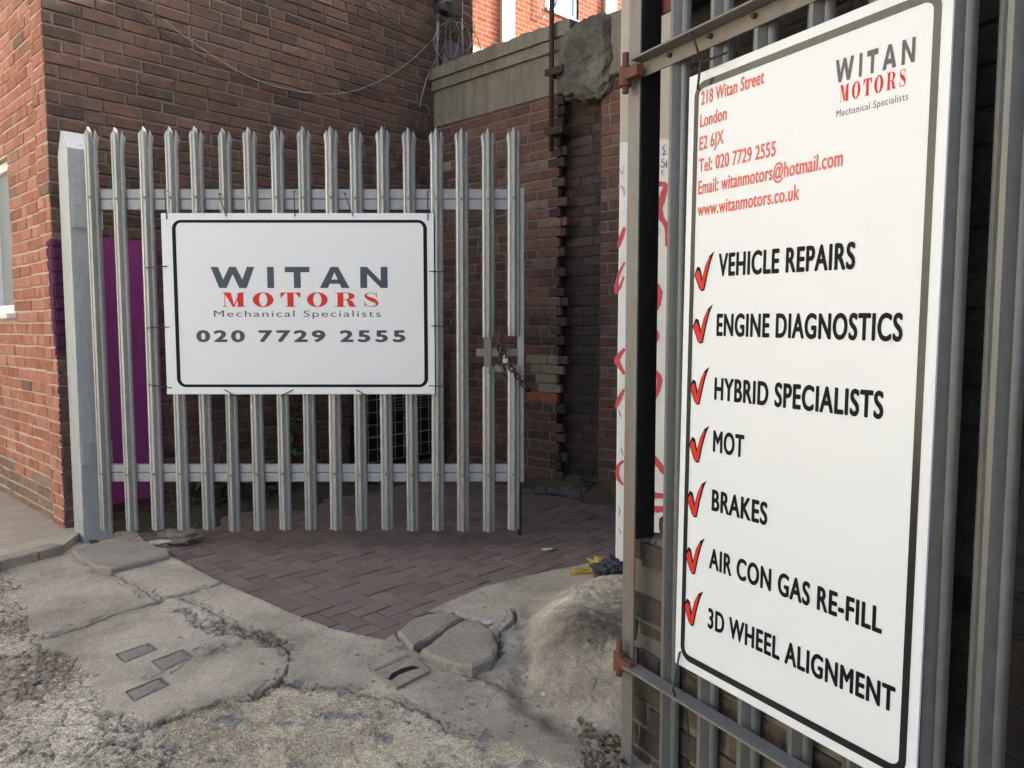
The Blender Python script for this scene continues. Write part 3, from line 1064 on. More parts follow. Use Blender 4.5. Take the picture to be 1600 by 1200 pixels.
mb.build('coping', M['coping'], yw)
mb = MB()
mb.obox(JUNC, UP_, US, (0, 0, 1), (UE + 0.34, UE + 0.8), (-0.06, 0.2), (c_bot + 0.004, c_l1 + 0.04))
mb.build('coping_block', M['coping'], yw, bevel=0.012)


def rock_mesh(center, size, seed, sub=4, amp=0.25, freq=2.2, squash=None):
    import bmesh
    bm = bmesh.new()
    bmesh.ops.create_icosphere(bm, subdivisions=sub, radius=1.0)
    P = np.array([v.co[:] for v in bm.verts])
    F = [[v.index for v in f.verts] for f in bm.faces]
    bm.free()
    q = P / (np.abs(P) ** 4).sum(1, keepdims=True) ** 0.25       # boxy
    P2 = P + 10.0
    rr_ = 1 + amp * 0.7 * (fbm(P2[:, 0], P2[:, 1], freq, seed, 5, 0.55) + fbm(P2[:, 1], P2[:, 2], freq, seed + 9, 5, 0.55) + fbm(P2[:, 2], P2[:, 0], freq, seed + 18, 5, 0.55))
    q = q * rr_[:, None]
    return np.asarray(center) + q * np.asarray(size), F


mb = MB()
cc = JUNC + UP_ * (UE + 0.21) + US * 0.05
p_, f_ = rock_mesh((0, 0, 0), (0.225, 0.18, 0.25), 8, 6, 0.26, 2.2)
zc = 0.5 * (z_at(52, cc[0], cc[1]) + z_at(150, cc[0], cc[1]))
mb.add([cc + UP_ * v[0] + US * v[1] + np.array([0, 0, zc + v[2]]) for v in p_], f_)
mb.build('rubble_top', M['rubble_cap'], yw)

# tall unseen wall added on the yard's right to block the sun
sw = MB()
s0 = np.array([1.47, 8.7, 0])
sv = np.array([0.82, 4.02, 0]) - s0
sL = np.linalg.norm(sv)
sv /= sL
snn = np.array([sv[1], -sv[0], 0])
snn = snn if snn[0] < 0 else -snn
brickwork(sw, s0, sv, snn, sL, -0.05, 5.9, 22, 0.0755)
sw.obox(s0, sv, -snn, (0, 0, 1), (0, sL), (0.004, 1.2), (-0.05, 5.9), 1)
g0, g1 = np.array([0.93, 4.0, 0]), np.array([0.75, 1.95, 0])
gv = (g1 - g0) / np.linalg.norm(g1 - g0)
sw.obox(g0, gv, np.array([-gv[1], gv[0], 0]), (0, 0, 1), (0, np.linalg.norm(g1 - g0)), (0, 1.0), (-0.05, 5.9), 1)
swo = sw.build('yard_shade_wall', [M['yard_brick'], M['yard_mortar']])
recentre(swo, s0)
meta(swo, 'tall unseen brick wall added behind the white pillar to block the sun', 'wall')

# rusty scaffold pole with two brackets
pu = JUNC + UP_ * (UE - 0.075) - US * 0.10
ptop, pbot = 4.3, z_at(236, pu[0], pu[1])
pole = thing('iron_pole', (pu[0], pu[1], pbot), 'rusty brown iron pole bracketed to the broken end of the yard wall', 'pole')
mb = MB()
mb.tube([(pu[0], pu[1], pbot), (pu[0], pu[1], ptop)], 0.018, 12)
mb.build('shaft', M['rust_dark'], pole, smooth=True)
for py in (113, 206):
    zz = z_at(py, pu[0], pu[1])
    mb = MB()
    mb.obox(pu, UP_, US, (0, 0, 1), (-0.05, 0.12), (-0.022, -0.016), (zz - 0.025, zz + 0.025))
    mb.obox(pu, UP_, US, (0, 0, 1), (-0.035, -0.022), (-0.016, 0.1), (zz - 0.022, zz + 0.022))
    mb.obox(pu, UP_, US, (0, 0, 1), (0.05, 0.11), (-0.016, 0.1), (zz - 0.03, zz + 0.03))
    mb.tube([pu + UP_ * 0.085 - US * 0.023 + np.array([0, 0, zz]), pu + UP_ * 0.085 - US * 0.034 + np.array([0, 0, zz])], 0.008, 8)
    mb.build('bracket', M['rust_dark'], pole, bevel=0.002)
mb = MB()
hz = z_at(10, pu[0], pu[1])
mb.tube([pu + UP_ * (0.02 + 0.03 * math.sin(a)) + np.array([0, 0, hz + 0.03 - 0.03 * math.cos(a)]) for a in np.linspace(-0.3, 2.6, 10)], 0.004, 6)
mb.build('hook', M['rust_dark'], pole)

# ------------------------------------------------------------------ orange building beyond
AO = R(46)
UO = np.array([math.sin(AO), math.cos(AO), 0])
NO = np.array([math.cos(AO), -math.sin(AO), 0])
OP = np.array([(733 - 800) / FPX * 11.5, 11.5, 0])
OO = OP - UO * 5.0
ob = thing('orange_brick_building', tuple(OO), 'bright orange brick building with cream pilasters rising beyond the yard wall', 'building')


def on_orange(px, py, off=0.0):
    p = hit(px, py, OO + NO * off, NO)
    return float(np.dot(p - OO, UO)), float(p[2])


OL, OH = 16.0, 11.0
w0, _ = on_orange(853, 8)
w1, _ = on_orange(904, 20)
_, wzb = on_orange(878, 22)
wzt = wzb + 1.5
me = MB()
quads = [(0, w0, 0, OH), (w1, OL, 0, OH), (w0, w1, 0, wzb), (w0, w1, wzt, OH)]
uvs = []
for ua, ub, za, zb in quads:
    me.add([OO + UO * ua + np.array([0, 0, za]), OO + UO * ub + np.array([0, 0, za]), OO + UO * ub + np.array([0, 0, zb]), OO + UO * ua + np.array([0, 0, zb])], [(0, 1, 2, 3)])
    uvs += [(ua, za), (ub, za), (ub, zb), (ua, zb)]
wall = me.build('wall', M['far_brick'], ob)
uvl = wall.data.uv_layers.new(name='UVMap')
for i, l in enumerate(wall.data.loops):
    uvl.data[i].uv = uvs[l.vertex_index]
for pa, pb_ in ((785, 805), (946, 964)):
    ua, ub = on_orange(pa, 60, 0.06)[0], on_orange(pb_, 60, 0.06)[0]
    mb = MB()
    mb.obox(OO, UO, NO, (0, 0, 1), (ua, ub), (-0.1, 0.06), (0, OH))
    mb.build('pilaster', M['cream'], ob)
u7, z7 = on_orange(733, 75)
mb = MB()
mb.obox(OO, UO, NO, (0, 0, 1), (0, on_orange(785, 60, 0.06)[0] - 0.01), (-0.1, 0.05), (z7 - 0.09, z7 + 0.03))
mb.build('string_course', M['cream'], ob)
mb = MB()
for ua, ub, za, zb in ((w0, w0 + 0.06, wzb, wzt), (w1 - 0.06, w1, wzb, wzt), (w0 + 0.06, w1 - 0.06, wzb, wzb + 0.06), (w0 + 0.06, w1 - 0.06, wzt - 0.06, wzt), ((w0 + w1) / 2 - 0.1, (w0 + w1) / 2 - 0.04, wzb + 0.06, wzt - 0.06)):
    mb.obox(OO, UO, NO, (0, 0, 1), (ua, ub), (-0.1, -0.04), (za, zb))
ow = mb.build('window', M['white_pvc'], ob)
mb = MB()
mb.obox(OO, UO, NO, (0, 0, 1), (w0, w1), (-0.085, -0.075), (wzb, wzt))
pane = mb.build('pane', M['glass_far'])
pane.parent = ow
pane.data.transform(Matrix.Translation(-wloc(ow)))
mb = MB()
mb.obox(OO, UO, NO, (0, 0, 1), (w0 - 0.005, w1 + 0.005), (-0.12, 0.03), (wzb - 0.05, wzb - 0.002))
mb.build('sill', M['slate'], ob)
mb = MB()
mb.obox(OO, UO, NO, (0, 0, 1), (0, OL), (-9.0, -0.13), (OH - 0.2, OH))
mb.obox(OO, UO, NO, (0, 0, 1), (0, OL), (-0.25, -0.13), (0, OH - 0.21))
mb.build('roof', M['slate'], ob)
mb = MB()
c1 = [hit(px, py, OO + NO * 0.05, NO) for px, py in ((843, -40), (845, 5), (844, 22), (849, 28), (852, 24))]
mb.tube(c1, 0.012, 6)
cw = mb.build('hanging_wire', M['cream'])
recentre(cw, c1[0])
meta(cw, 'thin pale wire hanging down the orange brick wall left of its window', 'wire')

# ------------------------------------------------------------------ out-of-view sunlit terrace added for bounced light and the tall board's gloss
tr_ = thing('terrace', (-10.5, 0, 0), 'sunlit pale brick terrace across the street, added out of view to bounce light', 'building')
mb = MB()
TW = [(-9 + 2.6 * k, -9 + 2.6 * k + 1.1) for k in range(7)]
ys = [-10.5] + [v for w_ in TW for v in w_] + [9.0]
for i in range(len(ys) - 1):
    if i % 2 == 0:
        mb.box((-10.8, ys[i], -0.05), (-10.5, ys[i + 1], 7.0))
    else:
        for za, zb in ((-0.05, 1.0), (2.5, 4.0), (5.4, 7.0)):
            mb.box((-10.8, ys[i], za), (-10.503, ys[i + 1], zb))
mb.build('wall', M['terrace'], tr_)
mb = MB()
mb.box((-14, -10.5, 7.0), (-10.4, 9.0, 7.25))
mb.build('roof', M['slate'], tr_)
for y0, y1 in TW:
    for za, zb in ((1.0, 2.5), (4.0, 5.4)):
        mb = MB()
        mb.box((-10.72, y0, za), (-10.7, y1, zb))
        mb.build('window', M['glass_obscure'], tr_)

# ------------------------------------------------------------------ palisade pale
def pale_mesh(name, height, width=0.068, mat=None, n_side=None):
    """W-section steel pale: splayed triple point at the top, centre ridge towards -y"""
    k = width / 0.068
    left = [(-0.034, 0.016), (-0.0325, 0.007), (-0.028, 0.001), (-0.022, -0.001), (-0.017, 0.003)]
    mid = [(-0.017, 0.003), (-0.0125, -0.006), (-0.0045, -0.0185), (0.0045, -0.0185), (0.0125, -0.006), (0.017, 0.003)]
    right = [(-x, y) for x, y in left[::-1]]
    mb = MB()
    for si, sec in enumerate((left, mid, right)):
        cx = sum(x for x, _ in sec) / len(sec)
        rows = []
        hb = height - 0.125
        for z in (0.0, height * 0.25, height * 0.5, height * 0.75, hb):
            rows.append([(x * k, y, z) for x, y in sec])
        top = height if si == 1 else height - 0.012
        for f in (0.2, 0.4, 0.6, 0.75, 0.85, 0.93, 1.0):
            row = []
            for x, y in sec:
                bend = 0.017 * f ** 1.8
                if si == 1:
                    z = hb + (top - hb) * f
                    ex = max(0, (z - (top - 0.032)) / 0.032)
                    row.append(((cx + (x - cx) * (1 - 0.93 * ex)) * k, y * (1 - 0.5 * ex) - bend * 0.4, z))
                else:                                    # side flaps: cut slanting down to the outer edge
                    out = (abs(x) - 0.017) / 0.017
                    zt_ = top - 0.036 * out
                    z = hb + (zt_ - hb) * f
                    sg = -1 if si == 0 else 1
                    row.append(((x + sg * bend * 0.45) * k, y + bend * 0.8, z))
            rows.append(row)
        m = len(sec)
        vs = [p for r_ in rows for p in r_]
        fs = []
        for i in range(len(rows) - 1):
            for j in range(m - 1):
                a = i * m + j
                fs.append((a, a + 1, a + m + 1, a + m))
        mb.add(vs, fs)
    me_ = bpy.data.meshes.new(name)
    me_.from_pydata(mb.v, [], mb.f)
    me_.materials.append(mat)
    me_.polygons.foreach_set('use_smooth', [True] * len(me_.polygons))
    me_.update()
    return me_


def pale_part(me_, parent, local, rotz=0.0):
    o = bpy.data.objects.new('pale', me_)
    COL.objects.link(o)
    o.parent = parent
    o.location = local
    o.rotation_euler = (0, 0, rotz)
    s = o.modifiers.new('sheet', 'SOLIDIFY')
    s.thickness, s.offset = 0.0028, 0
    e = o.modifiers.new('split', 'EDGE_SPLIT')
    e.split_angle = R(40)
    return o


def bolt_mesh():
    mb = MB()
    mb.tube([(0, 0.004, 0), (0, -0.006, 0)], 0.0075, 8)
    me_ = bpy.data.meshes.new('bolt')
    me_.from_pydata(mb.v, [], mb.f)
    me_.materials.append(M['galv_dull'])
    return me_


BOLT = bolt_mesh()


def bolt_part(parent, local):
    o = bpy.data.objects.new('bolt', BOLT)
    COL.objects.link(o)
    o.parent = parent
    o.location = local
    return o


# ------------------------------------------------------------------ left gate leaf
GY = 4.20
gp = lambda px, py, dy=0.0: hit(px, py, (0, GY + dy, 0), (0, 1, 0))
zg0, zg1 = gp(480, 828)[2], gp(480, 199)[2]
PX = [152, 193, 234.5, 275.5, 316, 356.5, 397, 438, 479, 519.5, 560, 601, 641.5, 682, 722, 763, 802.5]
gate = thing('palisade_gate', (gp(152, 500)[0], GY, zg0), 'galvanised palisade gate leaf of tall splayed pales carrying the wide board', 'gate')
PALE = pale_mesh('pale', zg1 - zg0, 0.069, M['galv'])
zr1, zr0 = gp(480, 310)[2], gp(480, 740)[2]
zcut1, zcut0 = gp(763, 525)[2], gp(763, 571)[2]
GX0 = wloc(gate)
cut_lo = pale_lo = None


def cut_mesh(lo, hi, name):
    import bmesh
    bm = bmesh.new()
    bm.from_mesh(PALE)
    for z, outer in ((lo, False), (hi, True)):
        if z is None:
            continue
        bmesh.ops.bisect_plane(bm, geom=bm.verts[:] + bm.edges[:] + bm.faces[:], plane_co=(0, 0, z), plane_no=(0, 0, 1), clear_outer=outer, clear_inner=not outer)
    m_ = bpy.data.meshes.new(name)
    bm.to_mesh(m_)
    bm.free()
    m_.materials.clear()
    m_.materials.append(M['galv'])
    return m_


UPPER = cut_mesh(zcut1 - zg0, None, 'pale')
LOWER = cut_mesh(None, zcut0 - zg0, 'pale')
for i, px in enumerate(PX):
    xx = gp(px, 513)[0] - GX0[0]
    tilt = random.gauss(0, 0.002)
    dz = random.gauss(0, 0.004)
    if i >= 15:
        for m_ in (UPPER, LOWER):
            p = pale_part(m_, gate, (xx, 0, dz))
            bolt_part(p, (0.0, -0.019, (zr1 if m_ is UPPER else zr0) - zg0))
            bolt_part(p, (0.004, -0.019, (zcut1 - zg0 + 0.02) if m_ is UPPER else (zcut0 - zg0 - 0.03)))
        continue
    p = pale_part(PALE, gate, (xx, 0, dz))
    p.rotation_euler = (0, tilt, random.gauss(0, 0.06))
    for zz in (zr1, zr0):
        bolt_part(p, (0.0, -0.019, zz - zg0))
xl, xr = gp(141, 513)[0], gp(819, 513)[0]
for zc_, hh in ((zr1 - 0.002, 0.057), (zr0 - 0.002, 0.05)):
    mb = MB()
    y0 = GY + 0.021
    mb.box((xl + 0.06, y0, zc_ + 0.004), (xr - 0.04, y0 + 0.038, zc_ + hh))
    mb.box((xl + 0.06, y0 + 0.002, zc_ - hh), (xr - 0.04, y0 + 0.038, zc_ + 0.0015))
    mb.build('rail', M['galv_rail'], gate, bevel=0.003)
for xa, xb in ((xl, xl + 0.058), (xr - 0.038, xr)):
    mb = MB()
    mb.box((xa, GY + 0.019, zr0 - 0.055), (xb, GY + 0.062, zr1 + 0.062))
    mb.build('stile', M['galv_rail'], gate, bevel=0.003)
# lock plates in the gap of the last two pales
lx = gp(756, 548)[0]
mb = MB()
mb.box((lx, GY + 0.004, zcut0 - 0.02), (lx + 0.041, GY + 0.012, zcut1 + 0.02))
mb.build('lock_plate', M['galv_dull'], gate, bevel=0.001)
mb = MB()
for py0, py1 in ((545, 557), (570, 581)):
    za, zb = gp(780, py1)[2], gp(780, py0)[2]
    mb.box((gp(744, 550)[0] if py0 == 545 else gp(773, 550)[0], GY + 0.0135, za), (gp(808, 550)[0], GY + 0.019, zb))
mb.build('slide_bar', M['galv_dull'], gate)
bx = gp(812, 800)[0]
mb = MB()
mb.tube([(bx, GY + 0.03, gp(812, 838)[2]), (bx, GY + 0.03, zr0 + 0.05)], 0.011, 10)
mb.build('drop_bolt', M['rust_dark'], gate, smooth=True)

# big square gate post with a gabled top
PE = np.array([(118 - 800) / FPX * 4.30, 4.30, 0])
pw = 0.165
zpt, zps = z_at(202, PE[0] - 0.06, PE[1] + 0.05), z_at(229, PE[0], PE[1])
post = thing('gate_post', (PE[0], PE[1], 0.03), 'wide square galvanised gate post with a slanted cap at the building corner', 'post')
mb = MB()
A_, B_, C_, D_ = PE, PE + US * pw, PE + US * pw + UL * pw, PE + UL * pw
q = lambda p, z: (p[0], p[1], z)
mid0, mid1 = PE + UL * pw * 0.55, PE + US * pw + UL * pw * 0.55
zlow = zps - 0.03
mb.add([q(A_, -0.03), q(B_, -0.03), q(C_, -0.03), q(D_, -0.03), q(A_, zps), q(B_, zps), q(C_, zlow), q(D_, zlow), q(mid0, zpt), q(mid1, zpt)],
       [(0, 1, 5, 4), (1, 2, 6, 9, 5), (2, 3, 7, 6), (3, 0, 4, 8, 7), (4, 5, 9, 8), (7, 8, 9, 6)])
mb.build('shaft', M['galv_post'], post, bevel=0.006)
for za, zb in ((z_at(355, *PE[:2]), z_at(315, *PE[:2])), (z_at(728, *PE[:2]), z_at(693, *PE[:2]))):
    mb = MB()
    mb.obox(PE, US, N_SIDE, (0, 0, 1), (0.012, pw + 0.01), (0.0005, 0.008), (za, zb))
    mb.build('hinge_plate', M['galv_post'], post, bevel=0.001)

# concrete plinth under the post
def poly_slab(name, pxs, ztop, zbot, mat, seed, chip=0.006, label=None, cat=None, group=None, kind=None, tilt=(0, 0), sub=5):
    P = [ground(px, py, ztop)[:2] for px, py in pxs]
    out = []
    rs = np.random.default_rng(seed)
    n_ = len(P)
    for i in range(n_):
        a, b = np.array(P[i]), np.array(P[(i + 1) % n_])
        for k in range(sub):
            out.append(a + (b - a) * k / sub + rs.normal(0, chip, 2))
    c = np.mean(out, 0)
    mb = MB()
    m_ = len(out)
    zt = lambda p: ztop + tilt[0] * (p[0] - c[0]) + tilt[1] * (p[1] - c[1])
    inner = [c + (p - c) * (1 - 0.012 / max(0.03, np.linalg.norm(p - c))) for p in out]
    mid_ = [c + (p - c) * 0.55 for p in out]
    vs = [(p[0], p[1], zbot) for p in out] + [(p[0], p[1], zt(p) - 0.009 + rs.normal(0, 0.002)) for p in out]
    vs += [(p[0], p[1], zt(p)) for p in inner] + [(p[0], p[1], zt(p) + 0.0008) for p in mid_] + [(c[0], c[1], zt(c))]
    fs = []
    for i in range(m_):
        j = (i + 1) % m_
        for L in range(3):
            fs.append((L * m_ + i, L * m_ + j, (L + 1) * m_ + j, (L + 1) * m_ + i))
        fs.append((3 * m_ + i, 3 * m_ + j, 4 * m_))
    mb.add(vs, [f[::-1] for f in fs])
    o = mb.build(name, mat, smooth=True)
    es = o.modifiers.new('split', 'EDGE_SPLIT')
    es.split_angle = R(32)
    recentre(o, (c[0], c[1], zbot))
    return meta(o, label, cat, group, kind)


poly_slab('concrete_plinth', [(112, 858), (150, 848), (205, 838), (266, 858), (262, 866), (172, 888), (140, 880), (118, 868)][::-1], 0.034, -0.03, M['kerb'], 3,
          label='chipped concrete footing slab under the wide square gate post', cat='footing')

# pavement and kerb on the left
mb = MB()
pe = [ground(px, py, 0.05)[:2] for px, py in ((99, 852), (60, 862), (0, 877), (-160, 915))]
inn = CORNER + UL * 0.0 + np.array([0, 0, 0])
far_ = [tuple((CORNER + UL * 7 + US * 0.1)[:2]), tuple((CORNER + US * 0.1)[:2]), tuple((CORNER + US * 0.1 + N_SIDE * 0.06)[:2])]
top = pe + [tuple((np.array(pe[-1]) + np.array([-4.0, 1.2])))] + far_
n_ = len(top)
mb.add([(x, y, 0.052) for x, y in top] + [(x, y, -0.05) for x, y in top], [list(range(n_))[::-1]] + [(i, (i + 1) % n_, n_ + (i + 1) % n_, n_ + i) for i in range(n_)])
pav = mb.build('pavement', M['pavement'])
meta(pav, kind='structure')
kb = MB()
for (a, b) in zip(pe[:-1], pe[1:]):
    a, b = np.array([*a, 0.0]), np.array([*b, 0.0])
    L = np.linalg.norm(b - a)
    d_ = (b - a) / L
    nn = np.array([-d_[1], d_[0], 0])
    if nn[1] > 0:
        nn = -nn
    kb.obox(a, d_, nn, (0, 0, 1), (0.003, L - 0.003), (-0.09, 0.012), (-0.04, 0.057))
meta(kb.build('kerb', M['kerb'], bevel=0.01), kind='structure')

# ------------------------------------------------------------------ lettering
H_CAP = None


def bfont(body, spacing=1.0, bold=0.018, shift=0.016):
    """outline of a line of text: cap height 1, starting at x = 0; thickened sideways by shifted copies"""
    global H_CAP

    def raw(b, off):
        c = bpy.data.curves.new('text', 'FONT')
        c.body = b
        c.offset = off
        c.space_character = spacing
        c.resolution_u = 6
        o = bpy.data.objects.new('text', c)
        COL.objects.link(o)
        dg = bpy.context.evaluated_depsgraph_get()
        m_ = bpy.data.meshes.new_from_object(o.evaluated_get(dg))
        v = np.array([q_.co[:] for q_ in m_.vertices])
        f = [list(p.vertices) for p in m_.polygons]
        bpy.data.objects.remove(o)
        bpy.data.curves.remove(c)
        bpy.data.meshes.remove(m_)
        return v, f
    if H_CAP is None:
        v, _ = raw('H', 0.0)
        H_CAP = v[:, 1].max() - v[:, 1].min()
    v, f = raw(body, 0.0)
    v = v[:, :2] / H_CAP
    vs, fs = [], []
    ring_ = [(0, 0)]
    if bold > 0:
        ring_ += [(shift * math.cos(a), bold * math.sin(a)) for a in np.arange(8) * math.pi / 4]
    for k, (dx, dy) in enumerate(ring_):
        b = len(vs)
        vs += [(x + dx, y * (1 - 2 * bold) + bold + dy, 0.00004 * k) for x, y in v]
        fs += [[i + b for i in q_] for q_ in f]
    vs = np.array(vs)
    vs[:, 0] -= vs[:, 0].min()
    return vs, fs


def strokes(quads):
    vs, fs = [], []
    for k, q_ in enumerate(quads):
        b = len(vs)
        vs += [(x, y, 0.00008 * (k % 5)) for x, y in q_]
        fs.append([b + i for i in range(len(q_))])
    return vs, fs


def ring(cx, cy, rx, ry, ix, iy, a0=0, a1=360, n=36):
    """polygons of an elliptic ring"""
    out = []
    for i in range(n):
        t0, t1 = R(a0 + (a1 - a0) * i / n), R(a0 + (a1 - a0) * (i + 1) / n)
        out.append([(cx + rx * math.cos(t0), cy + ry * math.sin(t0)), (cx + rx * math.cos(t1), cy + ry * math.sin(t1)),
                    (cx + ix * math.cos(t1), cy + iy * math.sin(t1)), (cx + ix * math.cos(t0), cy + iy * math.sin(t0))])
    return out


def bar(x0, y0, x1, y1):
    return [(x0, y0), (x1, y0), (x1, y1), (x0, y1)]


def name_word(W_):
    """wide bold sans capitals W I T A N in a box 0..1 by 0..1 (extents read off the board)"""
    e = {'W': (0.0, 0.247), 'I': (0.319, 0.357), 'T': (0.419, 0.558), 'A': (0.615, 0.784), 'N': (0.845, 1.0)}
    s = 0.042
    Q = []
    x0, x1 = e['W']
    w = x1 - x0
    c = (x0 + x1) / 2
    for (ta, ba) in ((x0, x0 + w * 0.27), (c, x0 + w * 0.27), (c, x1 - w * 0.27), (x1, x1 - w * 0.27)):
        if ta == x0:
            Q.append([(ba - s * .5, 0), (ba + s * .5, 0), (x0 + s, 1), (x0, 1)])
        elif ta == x1:
            Q.append([(ba - s * .5, 0), (ba + s * .5, 0), (x1, 1), (x1 - s, 1)])
        else:
            Q.append([(ba - s * .5, 0), (ba + s * .5, 0), (c + s * .45, 1), (c - s * .45, 1)])
    Q.append(bar(e['I'][0], 0, e['I'][1], 1))
    x0, x1 = e['T']
    c = (x0 + x1) / 2
    Q += [bar(c - s * .47, 0, c + s * .47, 0.75), bar(x0, 0.75, x1, 1)]
    x0, x1 = e['A']
    c = (x0 + x1) / 2
    Q += [[(x0, 0), (x0 + s * 1.1, 0), (c + s * .3, 1), (c - s * .5, 1)], [(x1 - s * 1.1, 0), (x1, 0), (c + s * .5, 1), (c - s * .3, 1)], bar(x0 + 0.035, 0.2, x1 - 0.035, 0.4)]
    x0, x1 = e['N']
    Q += [bar(x0, 0, x0 + s * .93, 1), bar(x1 - s * .93, 0, x1, 1), [(x1 - s * .93, 0), (x1, 0), (x0 + s * .93, 1), (x0, 1)]]
    return strokes(Q)


def serif_word():
    """high-contrast serif capitals M O T O R S in a box 0..1 by 0..1"""
    Q = []
    hl = 0.045            # hairline
    # M
    x = 0.0
    w = 0.150
    Q += [bar(x + .014, hl, x + .019, 1 - hl), bar(x, 0, x + .034, hl), bar(x, 1 - hl, x + .05, 1)]
    Q += [[(x + .066, 0), (x + .078, 0), (x + .056, 1), (x + .012, 1)], [(x + .068, 0), (x + .078, 0), (x + .118, 1), (x + .110, 1)]]
    Q += [bar(x + .098, hl, x + .136, 1 - hl), bar(x + .084, 0, x + w, hl), bar(x + .105, 1 - hl, x + w, 1)]
    # O
    for x0 in (0.195, 0.540):
        Q += ring(x0 + .066, 0.5, .066, .515, .026, .46)
    # T
    x0, x1 = 0.372, 0.498
    c = (x0 + x1) / 2
    Q += [bar(c - .02, hl, c + .02, 1 - hl), bar(x0, 1 - hl, x1, 1), bar(c - .036, 0, c + .036, hl),
          [(x0, 1), (x0, 0.66), (x0 + .006, 0.66), (x0 + .03, 1 - hl), (x0 + .03, 1)], [(x1, 1), (x1 - .03, 1), (x1 - .03, 1 - hl), (x1 - .006, 0.66), (x1, 0.66)]]
    # R
    x0 = 0.716
    Q += [bar(x0 + .018, hl, x0 + .056, 1 - hl), bar(x0, 0, x0 + .072, hl), bar(x0, 1 - hl, x0 + .085, 1), bar(x0 + .056, 0.485, x0 + .085, 0.53)]
    Q += ring(x0 + .078, 0.742, .050, .257, .013, .215, -90, 90, 18)
    Q += [[(x0 + .068, .5), (x0 + .09, .5), (x0 + .112, .42), (x0 + .122, .25), (x0 + .128, .06), (x0 + .142, .08), (x0 + .142, .02), (x0 + .115, -.01), (x0 + .09, .06), (x0 + .085, .25), (x0 + .08, .4)]]
    # S: a spine that swells in the middle
    x0, x1 = 0.897, 1.0
    sp = [(0.085, .78, .015), (0.078, .9, .02), (0.052, .97, .02), (0.026, .93, .03), (0.016, .8, .045), (0.024, .67, .075), (0.045, .56, .12), (0.066, .46, .13), (0.085, .34, .08),
          (0.09, .2, .05), (0.08, .07, .03), (0.05, .025, .022), (0.022, .08, .02), (0.014, .24, .015)]
    ar = 0.13             # width to height of a unit, so the stroke is measured evenly
    P = np.array([(p[0], p[1]) for p in sp])
    wd = np.array([p[2] for p in sp])
    tt_ = np.linspace(0, len(sp) - 1, 50)
    xs, ys, ws_ = (np.interp(tt_, np.arange(len(sp)), a) for a in (P[:, 0], P[:, 1], wd))
    dxs, dys = np.gradient(xs / ar), np.gradient(ys)
    ln = np.hypot(dxs, dys)
    nx_, ny_ = -dys / ln, dxs / ln
    L_ = [(x0 + xs[i] + nx_[i] * ws_[i] * ar * 1.2, ys[i] + ny_[i] * ws_[i]) for i in range(50)]
    R_ = [(x0 + xs[i] - nx_[i] * ws_[i] * ar * 1.2, ys[i] - ny_[i] * ws_[i]) for i in range(50)]
    Q += [[L_[i], L_[i + 1], R_[i + 1], R_[i]] for i in range(49)]
    Q += [bar(x0 + .083, .66, x0 + .088, .98), bar(x0 + .008, .02, x0 + .013, .36)]
    return strokes(Q)


class Board:
    """a flat printed board with its own frame: O lower left corner, a right, u up, n towards the viewer"""

    def __init__(s, O, a, u, n, parent):
        s.O, s.a, s.u, s.n, s.parent = (np.asarray(q_, float) for q_ in (O, a, u, n)).__iter__().__next__, a, u, n, parent
        s.O = np.asarray(O, float)
        s.a, s.u, s.n = (np.asarray(q_, float) for q_ in (a, u, n))

    def uv(s, px, py):
        p = hit(px, py, s.O, s.n) - s.O
        return float(np.dot(p, s.a)), float(np.dot(p, s.u))

    def put(s, name, vs, fs, mat, off=0.0006, label=None):
        mb = MB()
        mb.add([s.O + s.a * v[0] + s.u * v[1] + s.n * (off + (v[2] if len(v) > 2 else 0)) for v in vs], fs)
        o = mb.build(name, mat, s.parent)
        if label:
            o['label'] = label
        return o

    def fit(s, vs, fs, u0, v0, u1, v1, mat, base0=0.0, base1=1.0, shear=0.0, name='lettering'):
        """maps x of the glyphs to u0..u1 and y from base0..base1 to v0..v1; shear lifts the right end"""
        vs = np.array(vs, float)
        x0, x1 = vs[:, 0].min(), vs[:, 0].max()
        f = (vs[:, 0] - x0) / (x1 - x0)
        uu = u0 + f * (u1 - u0)
        vv = v0 + (vs[:, 1] - base0) / (base1 - base0) * (v1 - v0) + shear * f
        return s.put(name, np.stack([uu, vv, vs[:, 2]], -1), fs, mat)

    def border(s, u0, v0, u1, v1, w, rad, mat, wv=None):
        wv = wv or w
        out, inn_ = [], []
        for (cx, cy, a0) in ((u1 - rad, v1 - rad, 0), (u0 + rad, v1 - rad, 90), (u0 + rad, v0 + rad, 180), (u1 - rad, v0 + rad, 270)):
            for k in range(9):
                t = R(a0 + 90 * k / 8)
                out.append((cx + rad * math.cos(t), cy + rad * math.sin(t)))
                inn_.append((cx + (rad - w) * math.cos(t), cy + (rad - wv) * math.sin(t)))
        n_ = len(out)
        return s.put('border', out + inn_, [(i, (i + 1) % n_, n_ + (i + 1) % n_, n_ + i) for i in range(n_)], mat)


